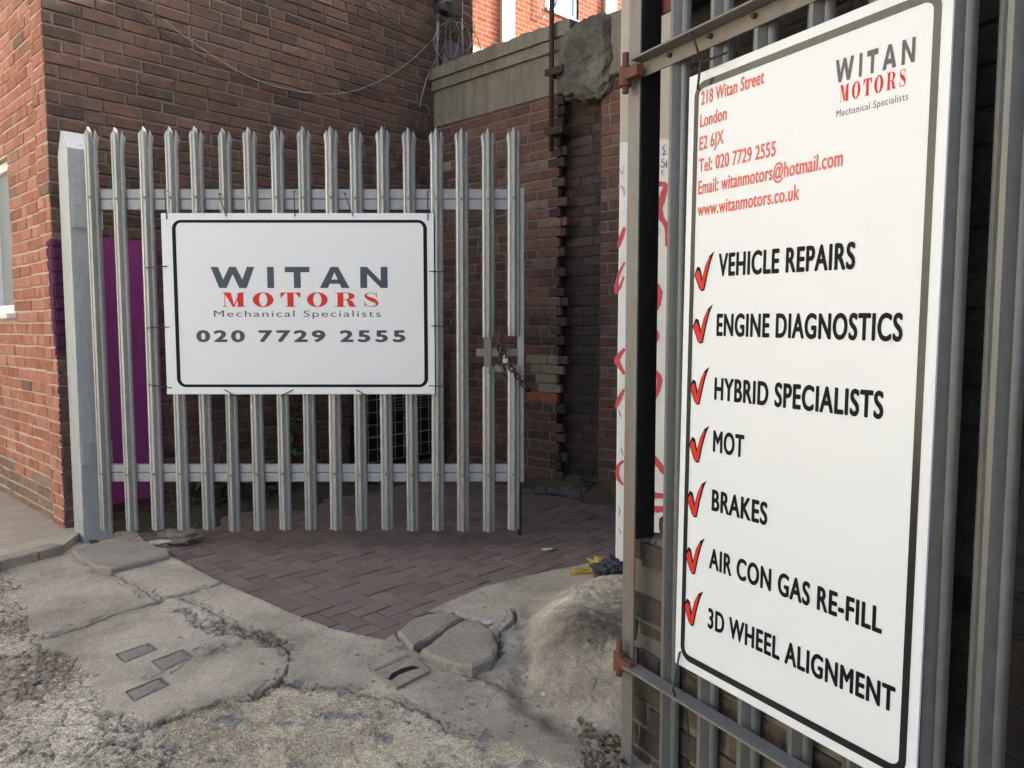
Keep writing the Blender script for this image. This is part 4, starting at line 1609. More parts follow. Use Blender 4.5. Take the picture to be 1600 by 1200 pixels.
# ------------------------------------------------------------------ sign on the left gate
SY = GY - 0.034
sp_ = lambda px, py: hit(px, py, (0, SY, 0), (0, 1, 0))
s0, s1 = sp_(261, 616), sp_(679.5, 612)
st = sp_(466, 333)
sw_, sh_ = s1[0] - s0[0], st[2] - s0[2]
sgn = thing('sign_board', (s0[0], SY, s0[2]), 'wide white board with rounded black border tied to the galvanised gate', 'sign')
mb = MB()
mb.box((s0[0], SY, s0[2]), (s1[0], SY + 0.006, s0[2] + sh_))
mb.build('panel', M['board'], sgn, bevel=0.001)
B1 = Board((s0[0], SY, s0[2]), (1, 0, 0), (0, 0, 1), (0, -1, 0), sgn)
bu0, bv0 = B1.uv(277, 605)
bu1, bv1 = B1.uv(667, 343.5)
B1.border(bu0, bv0, bu1, bv1, 0.021, 0.05, M['ink_black'], 0.016)
ua, va = B1.uv(330, 450)
ub, vb = B1.uv(605.5, 417)
B1.fit(*name_word(0), ua, va, ub, vb, M['ink_slate'])
ua, va = B1.uv(347.5, 479.5)
ub, vb = B1.uv(591, 457)
B1.fit(*serif_word(), ua, va, ub, vb, M['ink_red'])
ua, va = B1.uv(334.5, 495)
ub, vb = B1.uv(595, 485.2)
B1.fit(*bfont('Mechanical Specialists', 1.18, 0.0, 0.0), ua, va, ub, vb, M['ink_grey'])
for grp, xa, xb in (('020', 307, 382.5), ('7729', 404, 508.5), ('2555', 531, 633.5)):
    ua, va = B1.uv(xa, 534.5)
    ub, vb = B1.uv(xb, 516)
    B1.fit(*bfont(grp, 1.3, 0.05, 0.06), ua, va, ub, vb, M['ink_slate'], name='phone_digits')


# cable ties round the gate board
def tie(pts, label, group=None, r_=0.003):
    mb = MB()
    mb.tube(pts, r_, 6)
    o = mb.build('cable_tie', M['black_tie'])
    recentre(o, pts[0])
    return meta(o, label, 'cable tie', group)


TIES = [((260, 298), (261, 342), 'black cable tie through the top left corner of the gate board'),
        ((344, 303), (354, 338), 'slanting black cable tie on the top edge of the gate board, left of its middle'),
        ((461, 299), (461, 338), 'upright black cable tie at the middle of the gate board top edge'),
        ((539, 302), (552, 338), 'slanting black cable tie on the top edge of the gate board, right of its middle'),
        ((669, 299), (668.5, 344), 'black cable tie through the top right corner of the gate board'),
        ((230, 419), (261, 416), 'upper black cable tie on the left edge of the gate board'),
        ((232, 512.5), (264, 511), 'middle black cable tie on the left edge of the gate board'),
        ((235, 601), (268, 606), 'lowest black cable tie on the left edge of the gate board'),
        ((695, 425), (671, 424), 'upper black cable tie on the right edge of the gate board'),
        ((696, 510), (674, 509), 'middle black cable tie on the right edge of the gate board'),
        ((696, 603), (671, 602.5), 'lowest black cable tie on the right edge of the gate board'),
        ((376, 621), (351, 609), 'black cable tie under the left part of the gate board bottom edge'),
        ((441, 618), (458, 609), 'black cable tie under the middle of the gate board bottom edge'),
        ((575, 618), (557, 609), 'black cable tie under the right part of the gate board bottom edge')]
for p0, p1, lab in TIES:
    a = gp(*p0, -0.016)
    b = sp_(*p1)
    mid_ = (a + b) / 2
    a[1] += 0.02
    tie([a, (a[0], SY - 0.004, a[2]), (mid_[0], SY - 0.006, mid_[2]), (b[0], SY - 0.004, b[2]), (b[0], SY + 0.004, b[2])], lab, 'cable ties round the gate board')

# chain and padlock
def chain_links(mb, path, link=0.034):
    P = [np.asarray(p, float) for p in path]
    d = [0]
    for a, b in zip(P[:-1], P[1:]):
        d.append(d[-1] + np.linalg.norm(b - a))
    s, k = 0.0, 0
    while s < d[-1]:
        c = np.array([np.interp(s, d, [p[i] for p in P]) for i in range(3)])
        c2 = np.array([np.interp(s + 0.01, d, [p[i] for p in P]) for i in range(3)])
        t = c2 - c
        if np.linalg.norm(t) < 1e-6:
            t = np.array([0, 0, 1.0])
        t /= np.linalg.norm(t)
        w = np.cross(t, (0, 1, 0) if k % 2 else (1, 0.3, 0))
        w /= np.linalg.norm(w) + 1e-9
        ring_ = [c + t * math.cos(a) * link * 0.62 + w * math.sin(a) * link * 0.4 for a in np.linspace(0, 2 * math.pi, 13)]
        mb.tube(ring_, 0.0048, 6, cap=False)
        s += link * 0.82
        k += 1


cy = GY - 0.03
cp = lambda px, py, dy=0: hit(px, py, (0, cy + dy, 0), (0, 1, 0))
mb = MB()
chain_links(mb, [cp(782, 512, .03), cp(780, 530), cp(786, 548, -.01), cp(792, 562, -.01), cp(800, 578, -.01), cp(812, 592), cp(822, 606, .02), cp(826, 612, .06)])
chain_links(mb, [cp(779, 535, .01), cp(781, 552, .015), cp(786, 566, 0)])
chain_links(mb, [cp(781, 560, .04), cp(790, 585, .05), cp(796, 598, .05)])
ch = mb.build('chain', M['chain'], smooth=True)
recentre(ch, cp(790, 560))
meta(ch, 'rusty dark steel chain looped through the lock gap of the gate', 'chain')
lk = cp(790, 562, -0.02)
pad = thing('padlock', tuple(lk), 'small bright padlock hanging on the rusty gate chain', 'padlock')
mb = MB()
mb.box((lk[0] - 0.014, lk[1] - 0.008, lk[2] - 0.02), (lk[0] + 0.014, lk[1] + 0.008, lk[2] + 0.008))
mb.build('body', M['lock'], pad, bevel=0.003)
mb = MB()
mb.tube([lk + np.array([0.009 * math.cos(a), 0, 0.012 + 0.014 * math.sin(a)]) for a in np.linspace(-0.2, math.pi + 0.2, 12)], 0.0028, 6)
mb.build('shackle', M['lock'], pad)

# ------------------------------------------------------------------ right-hand gate leaf, seen nearly edge on
YAW = R(30.3)
FA = np.array([math.sin(YAW), -math.cos(YAW), 0])      # along the leaf, towards the camera
FN = np.array([-math.cos(YAW), -math.sin(YAW), 0])     # towards the viewer
SB = np.array([0.4285, 1.893, 0.393])                  # lower left corner of the tall board
F0 = SB - FA * 0.197
F0[2] = 0


def fpt(px, py, off=0.0):
    return hit(px, py, F0 + FN * off, FN)


def ft(px, py, off=0.0):
    p = fpt(px, py, off)
    return float(np.dot(p - F0, FA)), float(p[2])


lf = thing('palisade_leaf', tuple(F0), 'weathered palisade gate leaf with angle iron rails, hung beside the tall board', 'gate')
PALE2 = pale_mesh('pale', 2.62, 0.062, M['galv_dull'])
PN = -0.036
ts = [ft(1041, 1150, PN)[0], ft(1100, 1150, PN)[0], ft(1164, 1150, PN)[0], ft(1244, 1150, PN)[0]]
tr = ft(1551, 800, PN)[0]
tm = ft(1459, 800, PN)[0]
step = (tm - ts[3]) / 2
ts += [ts[3] + step, tm, tr, tr + 0.13, tr + 0.26, tr + 0.39]
RZ = math.atan2(FA[1], FA[0])
for t in ts:
    loc = FA * t + FN * PN
    p = pale_part(PALE2, lf, (loc[0], loc[1], 0.02), RZ)
    p.rotation_euler = (0, 0, RZ + random.gauss(0, 0.03))
# upper angle rail
zb_ = np.mean([ft(991, 112, 0)[1], ft(1100, 85.5, 0)[1]])
zt_ = np.mean([ft(1025, 63, 0.03)[1], ft(1100, 41, 0.03)[1]])
TL0, TL1 = 0.02, ts[-1] + 0.06
mb = MB()
mb.obox(F0, FA, FN, (0, 0, 1), (TL0, TL1), (-0.019, -0.013), (zb_, zt_ - 0.0065))
mb.obox(F0, FA, FN, (0, 0, 1), (TL0 - 0.004, TL1), (-0.019, 0.026), (zt_ - 0.006, zt_))
rail = mb.build('rail', M['old_iron'], lf, bevel=0.0012)
for t in ts:
    mb = MB()
    for dt in (0.0,):
        c = F0 + FA * (t + dt) + np.array([0, 0, (zb_ + zt_) / 2 + 0.002])
        mb.tube([c - FN * 0.014, c - FN * 0.004], 0.0065, 8)
    bo = mb.build('bolt', M['rust_dark'])
    bo.parent = rail
    bo.data.transform(Matrix.Translation(-wloc(rail)))
# lower angle rail, seen from above
zl = np.mean([ft(1049, 1076, 0.03)[1], ft(1146, 1160, 0.03)[1]])
mb = MB()
mb.obox(F0, FA, FN, (0, 0, 1), (TL0, TL1), (-0.016, 0.032), (zl - 0.006, zl))
mb.obox(F0, FA, FN, (0, 0, 1), (TL0, TL1), (-0.016, -0.01), (zl - 0.03, zl - 0.0065))
mb.build('rail', M['old_iron'], lf, bevel=0.0012)
# rusty hinges: an eye round a pin at either rail
for zz, off in ((zt_ - 0.03, 0), (zl, 0)):
    mb = MB()
    c = F0 + FA * -0.02 + FN * 0.012
    mb.tube([c + np.array([0, 0, zz - 0.032]), c + np.array([0, 0, zz + 0.022])], 0.017, 14)
    mb.tube([c + np.array([0, 0, zz - 0.05]), c + np.array([0, 0, zz + 0.058])], 0.0095, 12)
    mb.obox(c, FA, FN, (0, 0, 1), (0.0, 0.06), (-0.012, 0.012), (zz - 0.018, zz + 0.012))
    mb.build('hinge', M['rust'], lf, bevel=0.002)

WB2 = -0.075
Z_PIER = ft(990, 834, WB2)[1]
# hinge post: steel box with rust-streaked left face, black face to the right
PB = F0 + FA * 0.014 - FN * 0.012
hp = thing('hinge_post', (PB[0], PB[1], -0.03), 'slim steel hinge post, galvanised and rust streaked with one black face', 'post')
mb = MB()
mb.obox(PB, -FA, -FN, (0, 0, 1), (0.002, 0.051), (0.0, 0.004), (-0.05, 2.9))
mb.build('web', M['galv_rust'], hp)
mb = MB()
mb.obox(PB, -FA, -FN, (0, 0, 1), (-0.001, 0.049), (0.0045, 0.07), (Z_PIER + 0.012, 2.9))
mb.build('black_flange', M['black_face'], hp)

# white pillar with graffiti
WP0 = ground(961, 897)
WP0[2] = 0
WN = np.array([-0.32, -0.947, 0])
WA = np.array([0.947, -0.32, 0])
wp_ = thing('painted_pillar', tuple(WP0), 'white painted pillar with red spray graffiti, bare and beige above', 'pillar')
mb = MB()
mb.obox(WP0, WA, WN, (0, 0, 1), (0, 0.36), (-0.3, 0), (-0.05, 3.6))
mb.build('shaft', M['pillar'], wp_, bevel=0.006)


def spray(pts, w, mat, name='graffiti'):
    P = [hit(px, py, WP0 + WN * 0.0015, WN) for px, py in pts]
    D = []
    for i in range(len(P) - 1):
        for k in range(6):
            D.append(P[i] + (P[i + 1] - P[i]) * k / 6)
    D.append(P[-1])
    D = np.array(D)
    for _ in range(3):
        D[1:-1] = (D[:-2] + D[1:-1] * 2 + D[2:]) / 4
    vs, fs = [], []
    n_ = len(D)
    for i in range(n_):
        t = D[min(i + 1, n_ - 1)] - D[max(i - 1, 0)]
        t /= np.linalg.norm(t) + 1e-9
        s = np.cross(t, WN)
        ww = w * (0.55 + 0.45 * math.sin(math.pi * (i + 1) / (n_ + 1))) * random.uniform(0.85, 1.15)
        vs += [D[i] + s * ww, D[i] - s * ww]
    for i in range(n_ - 1):
        fs.append((2 * i, 2 * i + 1, 2 * i + 3, 2 * i + 2))
    return vs, fs


gm = MB()
kk = 0
for pts, w in (([(976, 355), (971, 370), (966, 386)], .008), ([(976, 410), (968, 425), (962, 445), (962, 458), (968, 450), (975, 432)], .006),
               ([(976, 545), (967, 556), (963, 563), (968, 572), (976, 585)], .010), ([(975, 608), (968, 622), (962, 637)], .008),
               ([(974, 720), (966, 727), (964, 738), (967, 750), (974, 758)], .007), ([(1015, 290), (1027, 287), (1041, 288), (1036, 305), (1031, 325), (1032, 340), (1042, 352), (1042, 385)], .010),
               ([(1015, 442), (1025, 444), (1031, 456), (1029, 474), (1020, 490), (1010, 500)], .010), ([(1015, 515), (1024, 519), (1025, 530), (1018, 536)], .012),
               ([(1014, 583), (1023, 580), (1031, 590), (1029, 608), (1019, 630)], .009), ([(1010, 708), (1022, 716), (1034, 732), (1044, 745)], .012),
               ([(1010, 776), (1022, 774), (1040, 775)], .011), ([(1012, 790), (1024, 796), (1038, 795)], .013)):
    v_, f_ = spray(pts, w * 1.4, None)
    gm.add([v + WN * 0.0001 * kk for v in v_], f_)
    kk += 1
gm.build('graffiti', M['spray_red'], wp_)
gm = MB()
for pts, w in (([(968, 262), (972, 275), (975, 258)], .003), ([(966, 290), (973, 292), (976, 305)], .007), ([(1024, 352), (1032, 360), (1026, 372)], .003)):
    v_, f_ = spray(pts, w, None)
    gm.add(v_, f_)
gm.build('graffiti', M['spray_pink'], wp_)
gm = MB()
for pts in ([(1040, 226), (1034, 231), (1039, 236), (1035, 243), (1042, 240)], [(1037, 247), (1033, 252), (1040, 256), (1036, 262), (1031, 259)], [(1038, 266), (1033, 268), (1036, 274)], [(1042, 250), (1041, 262)]):
    v_, f_ = spray(pts, .0024, None)
    gm.add(v_, f_)
for pts in ([(970, 700), (974, 712)], [(966, 790), (969, 800), (966, 806)], [(967, 826), (971, 835)], [(966, 640), (970, 652)]):
    v_, f_ = spray(pts, .002, None)
    gm.add(v_, f_)
gm.build('graffiti', M['marker'], wp_)

# wall behind the right-hand leaf, shade put into its near-black brick: low crumbling pier in front, high wall behind
WB = -0.17
aw = thing('shade_black_wall', tuple(F0 + FN * WB), 'brick wall coloured near-black for shade, close behind the weathered palisade leaf', 'wall')
t0 = ft(1064, 300, WB)[0]
mb = MB()
o_ = F0 + FN * WB
brickwork(mb, o_ + FA * t0, FA, FN, 4.2, -0.05, 4.0, 31, 0.0755, header=0.25, jit=0.003, relief=0.007)
mb.obox(o_ + FA * t0, FA, FN, (0, 0, 1), (0.004, 9.0), (-0.6, -0.004), (-0.05, 5.9), 1)  # bulk carried higher and further out of view to block the sun
mb.build('brickwork', [M['arch_brick'], M['arch_mortar']], aw)
tl0, zpier = ft(987, 832, WB2)
o2_ = F0 + FN * WB2
lp = thing('brick_pier', tuple(o2_ + FA * tl0), 'low crumbling stock brick pier behind the hinge post, topped with loose mortar', 'pier')
pj = np.random.default_rng(17)
stt = [pj.normal(0.0, 0.006) for _ in range(40)]
mb = MB()
brickwork(mb, o2_ + FA * tl0, FA, FN, 0.75, zpier - 0.08 * 10, zpier, 33, 0.08, header=0.3, jit=0.004, relief=0.008, start_fn=lambda i: stt[i], length=0.2)
mb.obox(o2_ + FA * tl0, FA, FN, (0, 0, 1), (0.006, 0.75), (-0.05, -0.004), (zpier - 0.8, zpier - 0.004), 1)
mb.build('brickwork', [M['pier_brick'], M['pier_mortar']], lp)
mb = MB()
for k in range(9):
    c = o2_ + FA * (tl0 + 0.03 + 0.035 * k) - FN * 0.02 + np.array([0, 0, zpier + 0.002])
    p_, f_ = rock_mesh(c, (0.024 * pj.uniform(.7, 1.3), 0.022, 0.012 * pj.uniform(.6, 1.5)), 40 + k, 2, 0.6)
    mb.add(p_, f_)
mb.build('mortar_cap', M['pier_mortar'], lp)
p_, f_ = rock_mesh(o2_ + FA * (ft(1036, 820, WB2)[0]) - FN * 0.03 + np.array([0, 0, zpier + 0.03]), (0.025, 0.03, 0.045), 77, 3, 0.6)
mb = MB()
mb.add(p_, f_)
sto = mb.build('loose_stone', M['arch_brick'])
recentre(sto, p_.mean(0))
meta(sto, 'dark loose stone on top of the low crumbling pier', 'stone')

# rust-red beam behind the pales
tb0 = ft(1007, 22, -0.09)
zb1, zb2 = ft(1008, 37, -0.09)[1], ft(1008, 9, -0.09)[1]
mb = MB()
mb.obox(F0, FA, FN, (0, 0, 1), (tb0[0], 2.2), (-0.097, -0.09), (zb1, zb2))
mb.obox(F0, FA, FN, (0, 0, 1), (tb0[0], 2.2), (-0.1395, -0.0975), (zb2 - 0.007, zb2 - 0.001))
bm_ = mb.build('steel_beam', M['rust_red'], bevel=0.001)
recentre(bm_, F0 + FA * tb0[0] - FN * 0.1 + np.array([0, 0, zb1]))
meta(bm_, 'red oxide steel angle running behind the pales above the tall board', 'beam')

# ------------------------------------------------------------------ tall price board on the right-hand leaf
SW, SHT = 0.650, 1.5
LEAN = R(-0.6)
su = np.array([0, 0, 1.0]) * math.cos(LEAN) + FN * math.sin(LEAN)
sn = FN * math.cos(LEAN) - np.array([0, 0, 1.0]) * math.sin(LEAN)
tb = thing('tall_board', tuple(SB), 'tall white board with red check marks listing workshop services', 'sign')
mb = MB()
mb.obox(SB, FA, sn, su, (0, SW), (-0.006, 0), (0, SHT))
mb.build('panel', M['board'], tb, bevel=0.0008)
B2 = Board(SB, FA, su, sn, tb)
B2.border(0.020, 0.022, SW - 0.020, SHT - 0.022, 0.0145, 0.034, M['ink_gloss'], 0.017)


def line(body, bl, br, cap, mat, spacing=1.0, bold=0.018, shift=0.016):
    u0, v0 = B2.uv(*bl)
    u1, v1 = B2.uv(*br)
    u2, v2 = B2.uv(bl[0], bl[1] - cap)
    vs, fs = bfont(body, spacing, bold, shift)
    B2.fit(vs, fs, u0, v0, u1, v0 + (v2 - v0), mat, shear=v1 - v0)


for body, bl, br, cap in (
        ('VEHICLE REPAIRS', (1122.5, 432), (1336, 420.5), 35.5), ('ENGINE DIAGNOSTICS', (1119.5, 525), (1410, 534), 35),
        ('HYBRID SPECIALISTS', (1116, 624.5), (1380, 655.5), 35), ('MOT', (1114, 705.8), (1162.5, 715.5), 34),
        ('BRAKES', (1112, 797.5), (1199, 821.5), 33.5), ('AIR CON GAS RE-FILL', (1108, 887.5), (1378, 991), 32.5),
        ('3D WHEEL ALIGNMENT', (1106, 980.5), (1398, 1115), 32)):
    line(body, bl, br, cap, M['ink_black'], 1.1, 0.034, 0.062)
for body, bl, br, cap in (
        ('218 Witan Street', (1095.5, 165), (1194, 130.5), 21), ('London', (1094, 199.7), (1135.5, 187), 20.5), ('E2 6JX', (1093, 235.5), (1130.5, 224), 21),
        ('Tel: 020 7729 2555', (1092, 270), (1212, 243.5), 21), ('Email: witanmotors@hotmail.com', (1091, 304.5), (1317, 258.7), 21.5),
        ('www.witanmotors.co.uk', (1090, 338.6), (1249, 312), 21)):
    line(body, bl, br, cap, M['ink_glare'], 1.06, 0.024, 0.045)


def box_fit(glyph, tl, bl, br, mat):
    u0, v0 = B2.uv(*bl)
    u1, v1 = B2.uv(*br)
    _, v2 = B2.uv(*tl)
    B2.fit(*glyph, u0, v0, u1, v2, mat, shear=v1 - v0)


box_fit(name_word(0), (1304, 95.6), (1305, 130.5), (1429.5, 96.5), M['ink_plum'])
box_fit(serif_word(), (1312.5, 134.5), (1312, 160.5), (1415, 134.3), M['ink_red'])
line('Mechanical Specialists', (1307, 183.4), (1419, 155.6), 10.5, M['ink_grey'], 1.1, 0.0, 0.0)

TICK_OUT = [(-0.06, 0.42), (0.10, 0.64), (0.26, 0.60), (0.38, 0.34), (0.52, 0.64), (0.74, 0.89), (1.0, 1.0), (0.84, 0.78), (0.68, 0.44), (0.52, -0.01), (0.36, -0.03), (0.22, 0.04)]
TICK_IN = [(-0.01, 0.41), (0.13, 0.54), (0.23, 0.49), (0.36, 0.22), (0.50, 0.57), (0.70, 0.82), (0.80, 0.87), (0.61, 0.44), (0.46, 0.02), (0.30, 0.01)]
for (bx_, by_), (tx_, ty_), lx_ in (((1094, 454), (1117, 392), 1086), ((1091, 535), (1114.5, 475), 1083.5), ((1086.5, 629.5), (1109, 573), 1079), ((1086, 719), (1108.5, 665), 1078),
                                    ((1082.5, 803.5), (1104.5, 751), 1074.5), ((1081, 891.5), (1101.5, 841), 1072), ((1078, 971), (1099, 924), 1070)):
    u0, v0 = B2.uv(lx_, by_)
    u1, v1 = B2.uv(tx_, ty_)
    for poly, mat, off in ((TICK_OUT, M['ink_black'], 0.0006), (TICK_IN, M['ink_red'], 0.0009)):
        vs = [(u0 + (u1 - u0) * x, v0 + (v1 - v0) * y) for x, y in poly]
        B2.put('check_mark', vs, [list(range(len(vs)))], mat, off)

# cable ties on the tall board
a, b, c, d = fpt(1080, 46, 0.012), fpt(1086, 66, 0.034), fpt(1095, 95, 0.012), fpt(1090, 139, 0.003)
tie([a - FN * 0.02, a, b, c, d, d - FN * 0.006], 'black cable tie hanging the tall board from the upper rail', 'cable ties on the tall board')
tie([fpt(1095, 97, 0.016), fpt(1116, 90, 0.02), fpt(1136, 82, 0.006)], 'loose tail of black cable tie above the tall board', 'cable ties on the tall board')
a, b, c = fpt(1062, 1019, 0.003), fpt(1056, 1052, 0.02), fpt(1051, 1077, 0.038)
tie([a - FN * 0.006, a, b, c, c - FN * 0.01 - np.array([0, 0, .02])], 'black cable tie binding the tall board to the lower rail', 'cable ties on the tall board')
tie([fpt(1067, 1040, -0.008), fpt(1070, 1085, -0.012), fpt(1077, 1160, -0.014)], 'long black tie tail hanging below the tall board', 'cable ties on the tall board')

# ------------------------------------------------------------------ cables on the side wall
def wall_pts(P, off):
    return [hit(px, py, CORNER + N_SIDE * off, N_SIDE) for px, py in P]


def smooth_path(P, k=6):
    P = np.array(P)
    out = []
    for i in range(len(P) - 1):
        p0, p1, p2, p3 = P[max(i - 1, 0)], P[i], P[i + 1], P[min(i + 2, len(P) - 1)]
        for j in range(k):
            t = j / k
            out.append(0.5 * ((2 * p1) + (-p0 + p2) * t + (2 * p0 - 5 * p1 + 4 * p2 - p3) * t * t + (-p0 + 3 * p1 - 3 * p2 + p3) * t ** 3))
    out.append(P[-1])
    return out


def cable(P, off, r_, mat, label):
    pts = smooth_path(wall_pts(P, off))
    mb = MB()
    mb.tube(pts, r_, 7)
    o = mb.build('cable', mat, smooth=True)
    recentre(o, pts[0])
    return meta(o, label, 'cable', 'cables strung along the side wall')


cable([(188, -30), (205, 0), (235, 35), (285, 72), (345, 102), (410, 130), (455, 142)], 0.02, 0.004, M['cable_black'], 'dark thick cable sagging down the upper left of the sooty wall')
cable([(255, 30), (290, 58), (340, 92), (400, 125), (460, 142), (515, 147), (560, 140), (605, 120), (645, 92), (680, 58), (702, 34), (712, 30)], 0.03, 0.003, M['cable_grey'], 'thin grey cable drooping across the side wall to the coil')
cable([(395, -20), (425, 8), (470, 32), (500, 42), (540, 56), (572, 74)], 0.02, 0.004, M['cable_black'], 'short black cable high on the middle of the sooty wall')
cable([(596, 118), (620, 133), (640, 137), (658, 128), (664, 112)], 0.02, 0.0025, M['cable_black'], 'thin dark wire loop below the drooping grey cable')
cable([(655, 168), (668, 120), (690, 78), (706, 50), (716, 34)], 0.035, 0.004, M['cable_grey'], 'grey cable rising along the wall end beside the conduit')
cable([(560, -20), (596, 22), (634, 50), (664, 66), (690, 62)], 0.03, 0.0035, M['cable_black'], 'dark cable running down to the coil from the top of the wall')
cable([(660, 190), (664, 150), (676, 100), (700, 58), (722, 44), (742, 52), (752, 80)], 0.05, 0.003, M['cable_black'], 'thin dark cable looping over the coil beside the conduit')
# conduit, black box and cable coil at the end of the wall
mb = MB()
pts = wall_pts([(684, -10), (684, 60), (683, 104)], 0.03)
mb.tube(pts, 0.014, 10)
co = mb.build('conduit', M['cable_grey'], smooth=True)
recentre(co, pts[-1])
meta(co, 'vertical grey conduit at the far end of the sooty side wall', 'conduit')
mb = MB()
bp = wall_pts([(672, 22)], 0.0)[0]
mb.obox(bp, US, N_SIDE, (0, 0, 1), (0, 0.26), (0.045, 0.14), (0, 0.4))
jb = mb.build('junction_box', M['black_plastic'], bevel=0.01)
recentre(jb, bp)
meta(jb, 'black cable box on the side wall above the wire coil', 'box')
mb = MB()
rk = np.random.default_rng(3)
for k in range(9):
    cpx, cpy = 708 + rk.normal(0, 7), 62 + rk.normal(0, 5)
    rx_, ry_ = 17 + rk.normal(0, 6), 33 + rk.normal(0, 5)
    off = 0.05 + 0.012 * k
    loop = [hit(cpx + rx_ * math.sin(a), cpy - ry_ * math.cos(a), CORNER + N_SIDE * off, N_SIDE) for a in np.linspace(0, 2 * math.pi, 28)]
    mb.tube(loop, 0.0034, 6, m=(1 if k % 3 else 0), cap=False)
for k in range(4):
    off = 0.05 + 0.01 * k
    loop = [hit(690 + 12 * math.sin(a) + k * 3, 18 - 16 * math.cos(a), CORNER + N_SIDE * (0.15 + off * .3), N_SIDE) for a in np.linspace(0, 2 * math.pi, 24)]
    mb.tube(loop, 0.0035, 6, m=1, cap=False)
cl = mb.build('cable_coil', [M['cable_grey'], M['cable_black']], smooth=True)
recentre(cl, hit(708, 62, CORNER + N_SIDE * 0.1, N_SIDE))
meta(cl, 'tangled coil of grey cable hung at the end of the side wall', 'cable coil')
mb = MB()
p0, p1 = wall_pts([(723, 98), (720, 10)], 0.06)
mb.tube([p0, p1], 0.012, 8)
aer = mb.build('pipe', M['cable_grey'], smooth=True)
recentre(aer, p0)
meta(aer, 'thin upright grey pipe inside the cable coil above the coping', 'pipe')
mb = MB()
pq = [wall_pts([q_], 0.03)[0] for q_ in ((690, 106), (722, 98), (720, 72), (694, 62))]
mb.add([*pq, *[p + N_SIDE * 0.02 for p in pq]], [(0, 1, 2, 3)[::-1], (4, 5, 6, 7), (0, 1, 5, 4), (1, 2, 6, 5), (2, 3, 7, 6), (3, 0, 4, 7)])
sl = mb.build('slate_sheet', M['slate'])
recentre(sl, pq[0])
meta(sl, 'grey slate sheet leaning on the wall above the concrete coping', 'slate')

# ------------------------------------------------------------------ roll cage behind the gate
RC = ground(566, 764)
rcg = thing('roll_cage', tuple(RC), 'dark wire roll cage of crates standing in the yard behind the gate', 'cage')
Lc, Dc, Hc = 0.78, 0.5, 1.35
for (aa, bb) in ((0, 0), (Lc, 0), (0, Dc), (Lc, Dc)):
    mb = MB()
    mb.tube([RC + US * aa - UP_ * bb + np.array([0, 0, 0.12]), RC + US * aa - UP_ * bb + np.array([0, 0, Hc])], 0.016, 8)
    mb.build('upright', M['galv_dull'], rcg, smooth=True)
mb = MB()
for z in np.arange(0.2, Hc, 0.1):
    rr_ = 0.006 if int(z * 10) % 4 else 0.011
    mb.tube([RC + np.array([0, 0, z]), RC + US * Lc + np.array([0, 0, z])], rr_ * .6, 6)
for z in np.arange(0.62, 1.02, 0.028):
    mb.tube([RC + US * 0.3 + UP_ * 0.01 + np.array([0, 0, z]), RC + US * Lc + UP_ * 0.01 + np.array([0, 0, z])], 0.0022, 5)
for s_ in np.arange(0.06, Lc, 0.09):
    mb.tube([RC + US * s_ + UP_ * 0.006 + np.array([0, 0, 0.2]), RC + US * s_ + UP_ * 0.006 + np.array([0, 0, Hc])], 0.003, 5)
mb.build('wire_panel', M['wire'], rcg)
mb = MB()
mb.obox(RC, US, -UP_, (0, 0, 1), (0.03, Lc - 0.03), (0.03, Dc - 0.03), (0.17, 0.5))
mb.obox(RC, US, -UP_, (0, 0, 1), (0.05, Lc - 0.05), (0.05, Dc - 0.05), (0.53, 0.86))
mb.obox(RC, US, -UP_, (0, 0, 1), (0.04, Lc - 0.08), (0.05, Dc - 0.04), (0.89, 1.22))
mb.build('crate_stack', M['black_plastic'], rcg, bevel=0.02)
mb = MB()
mb.obox(RC, US, -UP_, (0, 0, 1), (-0.01, Lc + 0.01), (-0.01, Dc + 0.01), (0.11, 0.145))
mb.build('base', M['galv_dull'], rcg)
for (aa, bb) in ((0.06, 0.05), (Lc - 0.06, 0.05), (0.06, Dc - 0.05), (Lc - 0.06, Dc - 0.05)):
    c = RC + US * aa - UP_ * bb + np.array([0, 0, 0.052])
    mb = MB()
    mb.tube([c - UP_ * 0.016, c + UP_ * 0.016], 0.05, 16)
    mb.build('castor', M['black_plastic'], rcg, smooth=True)


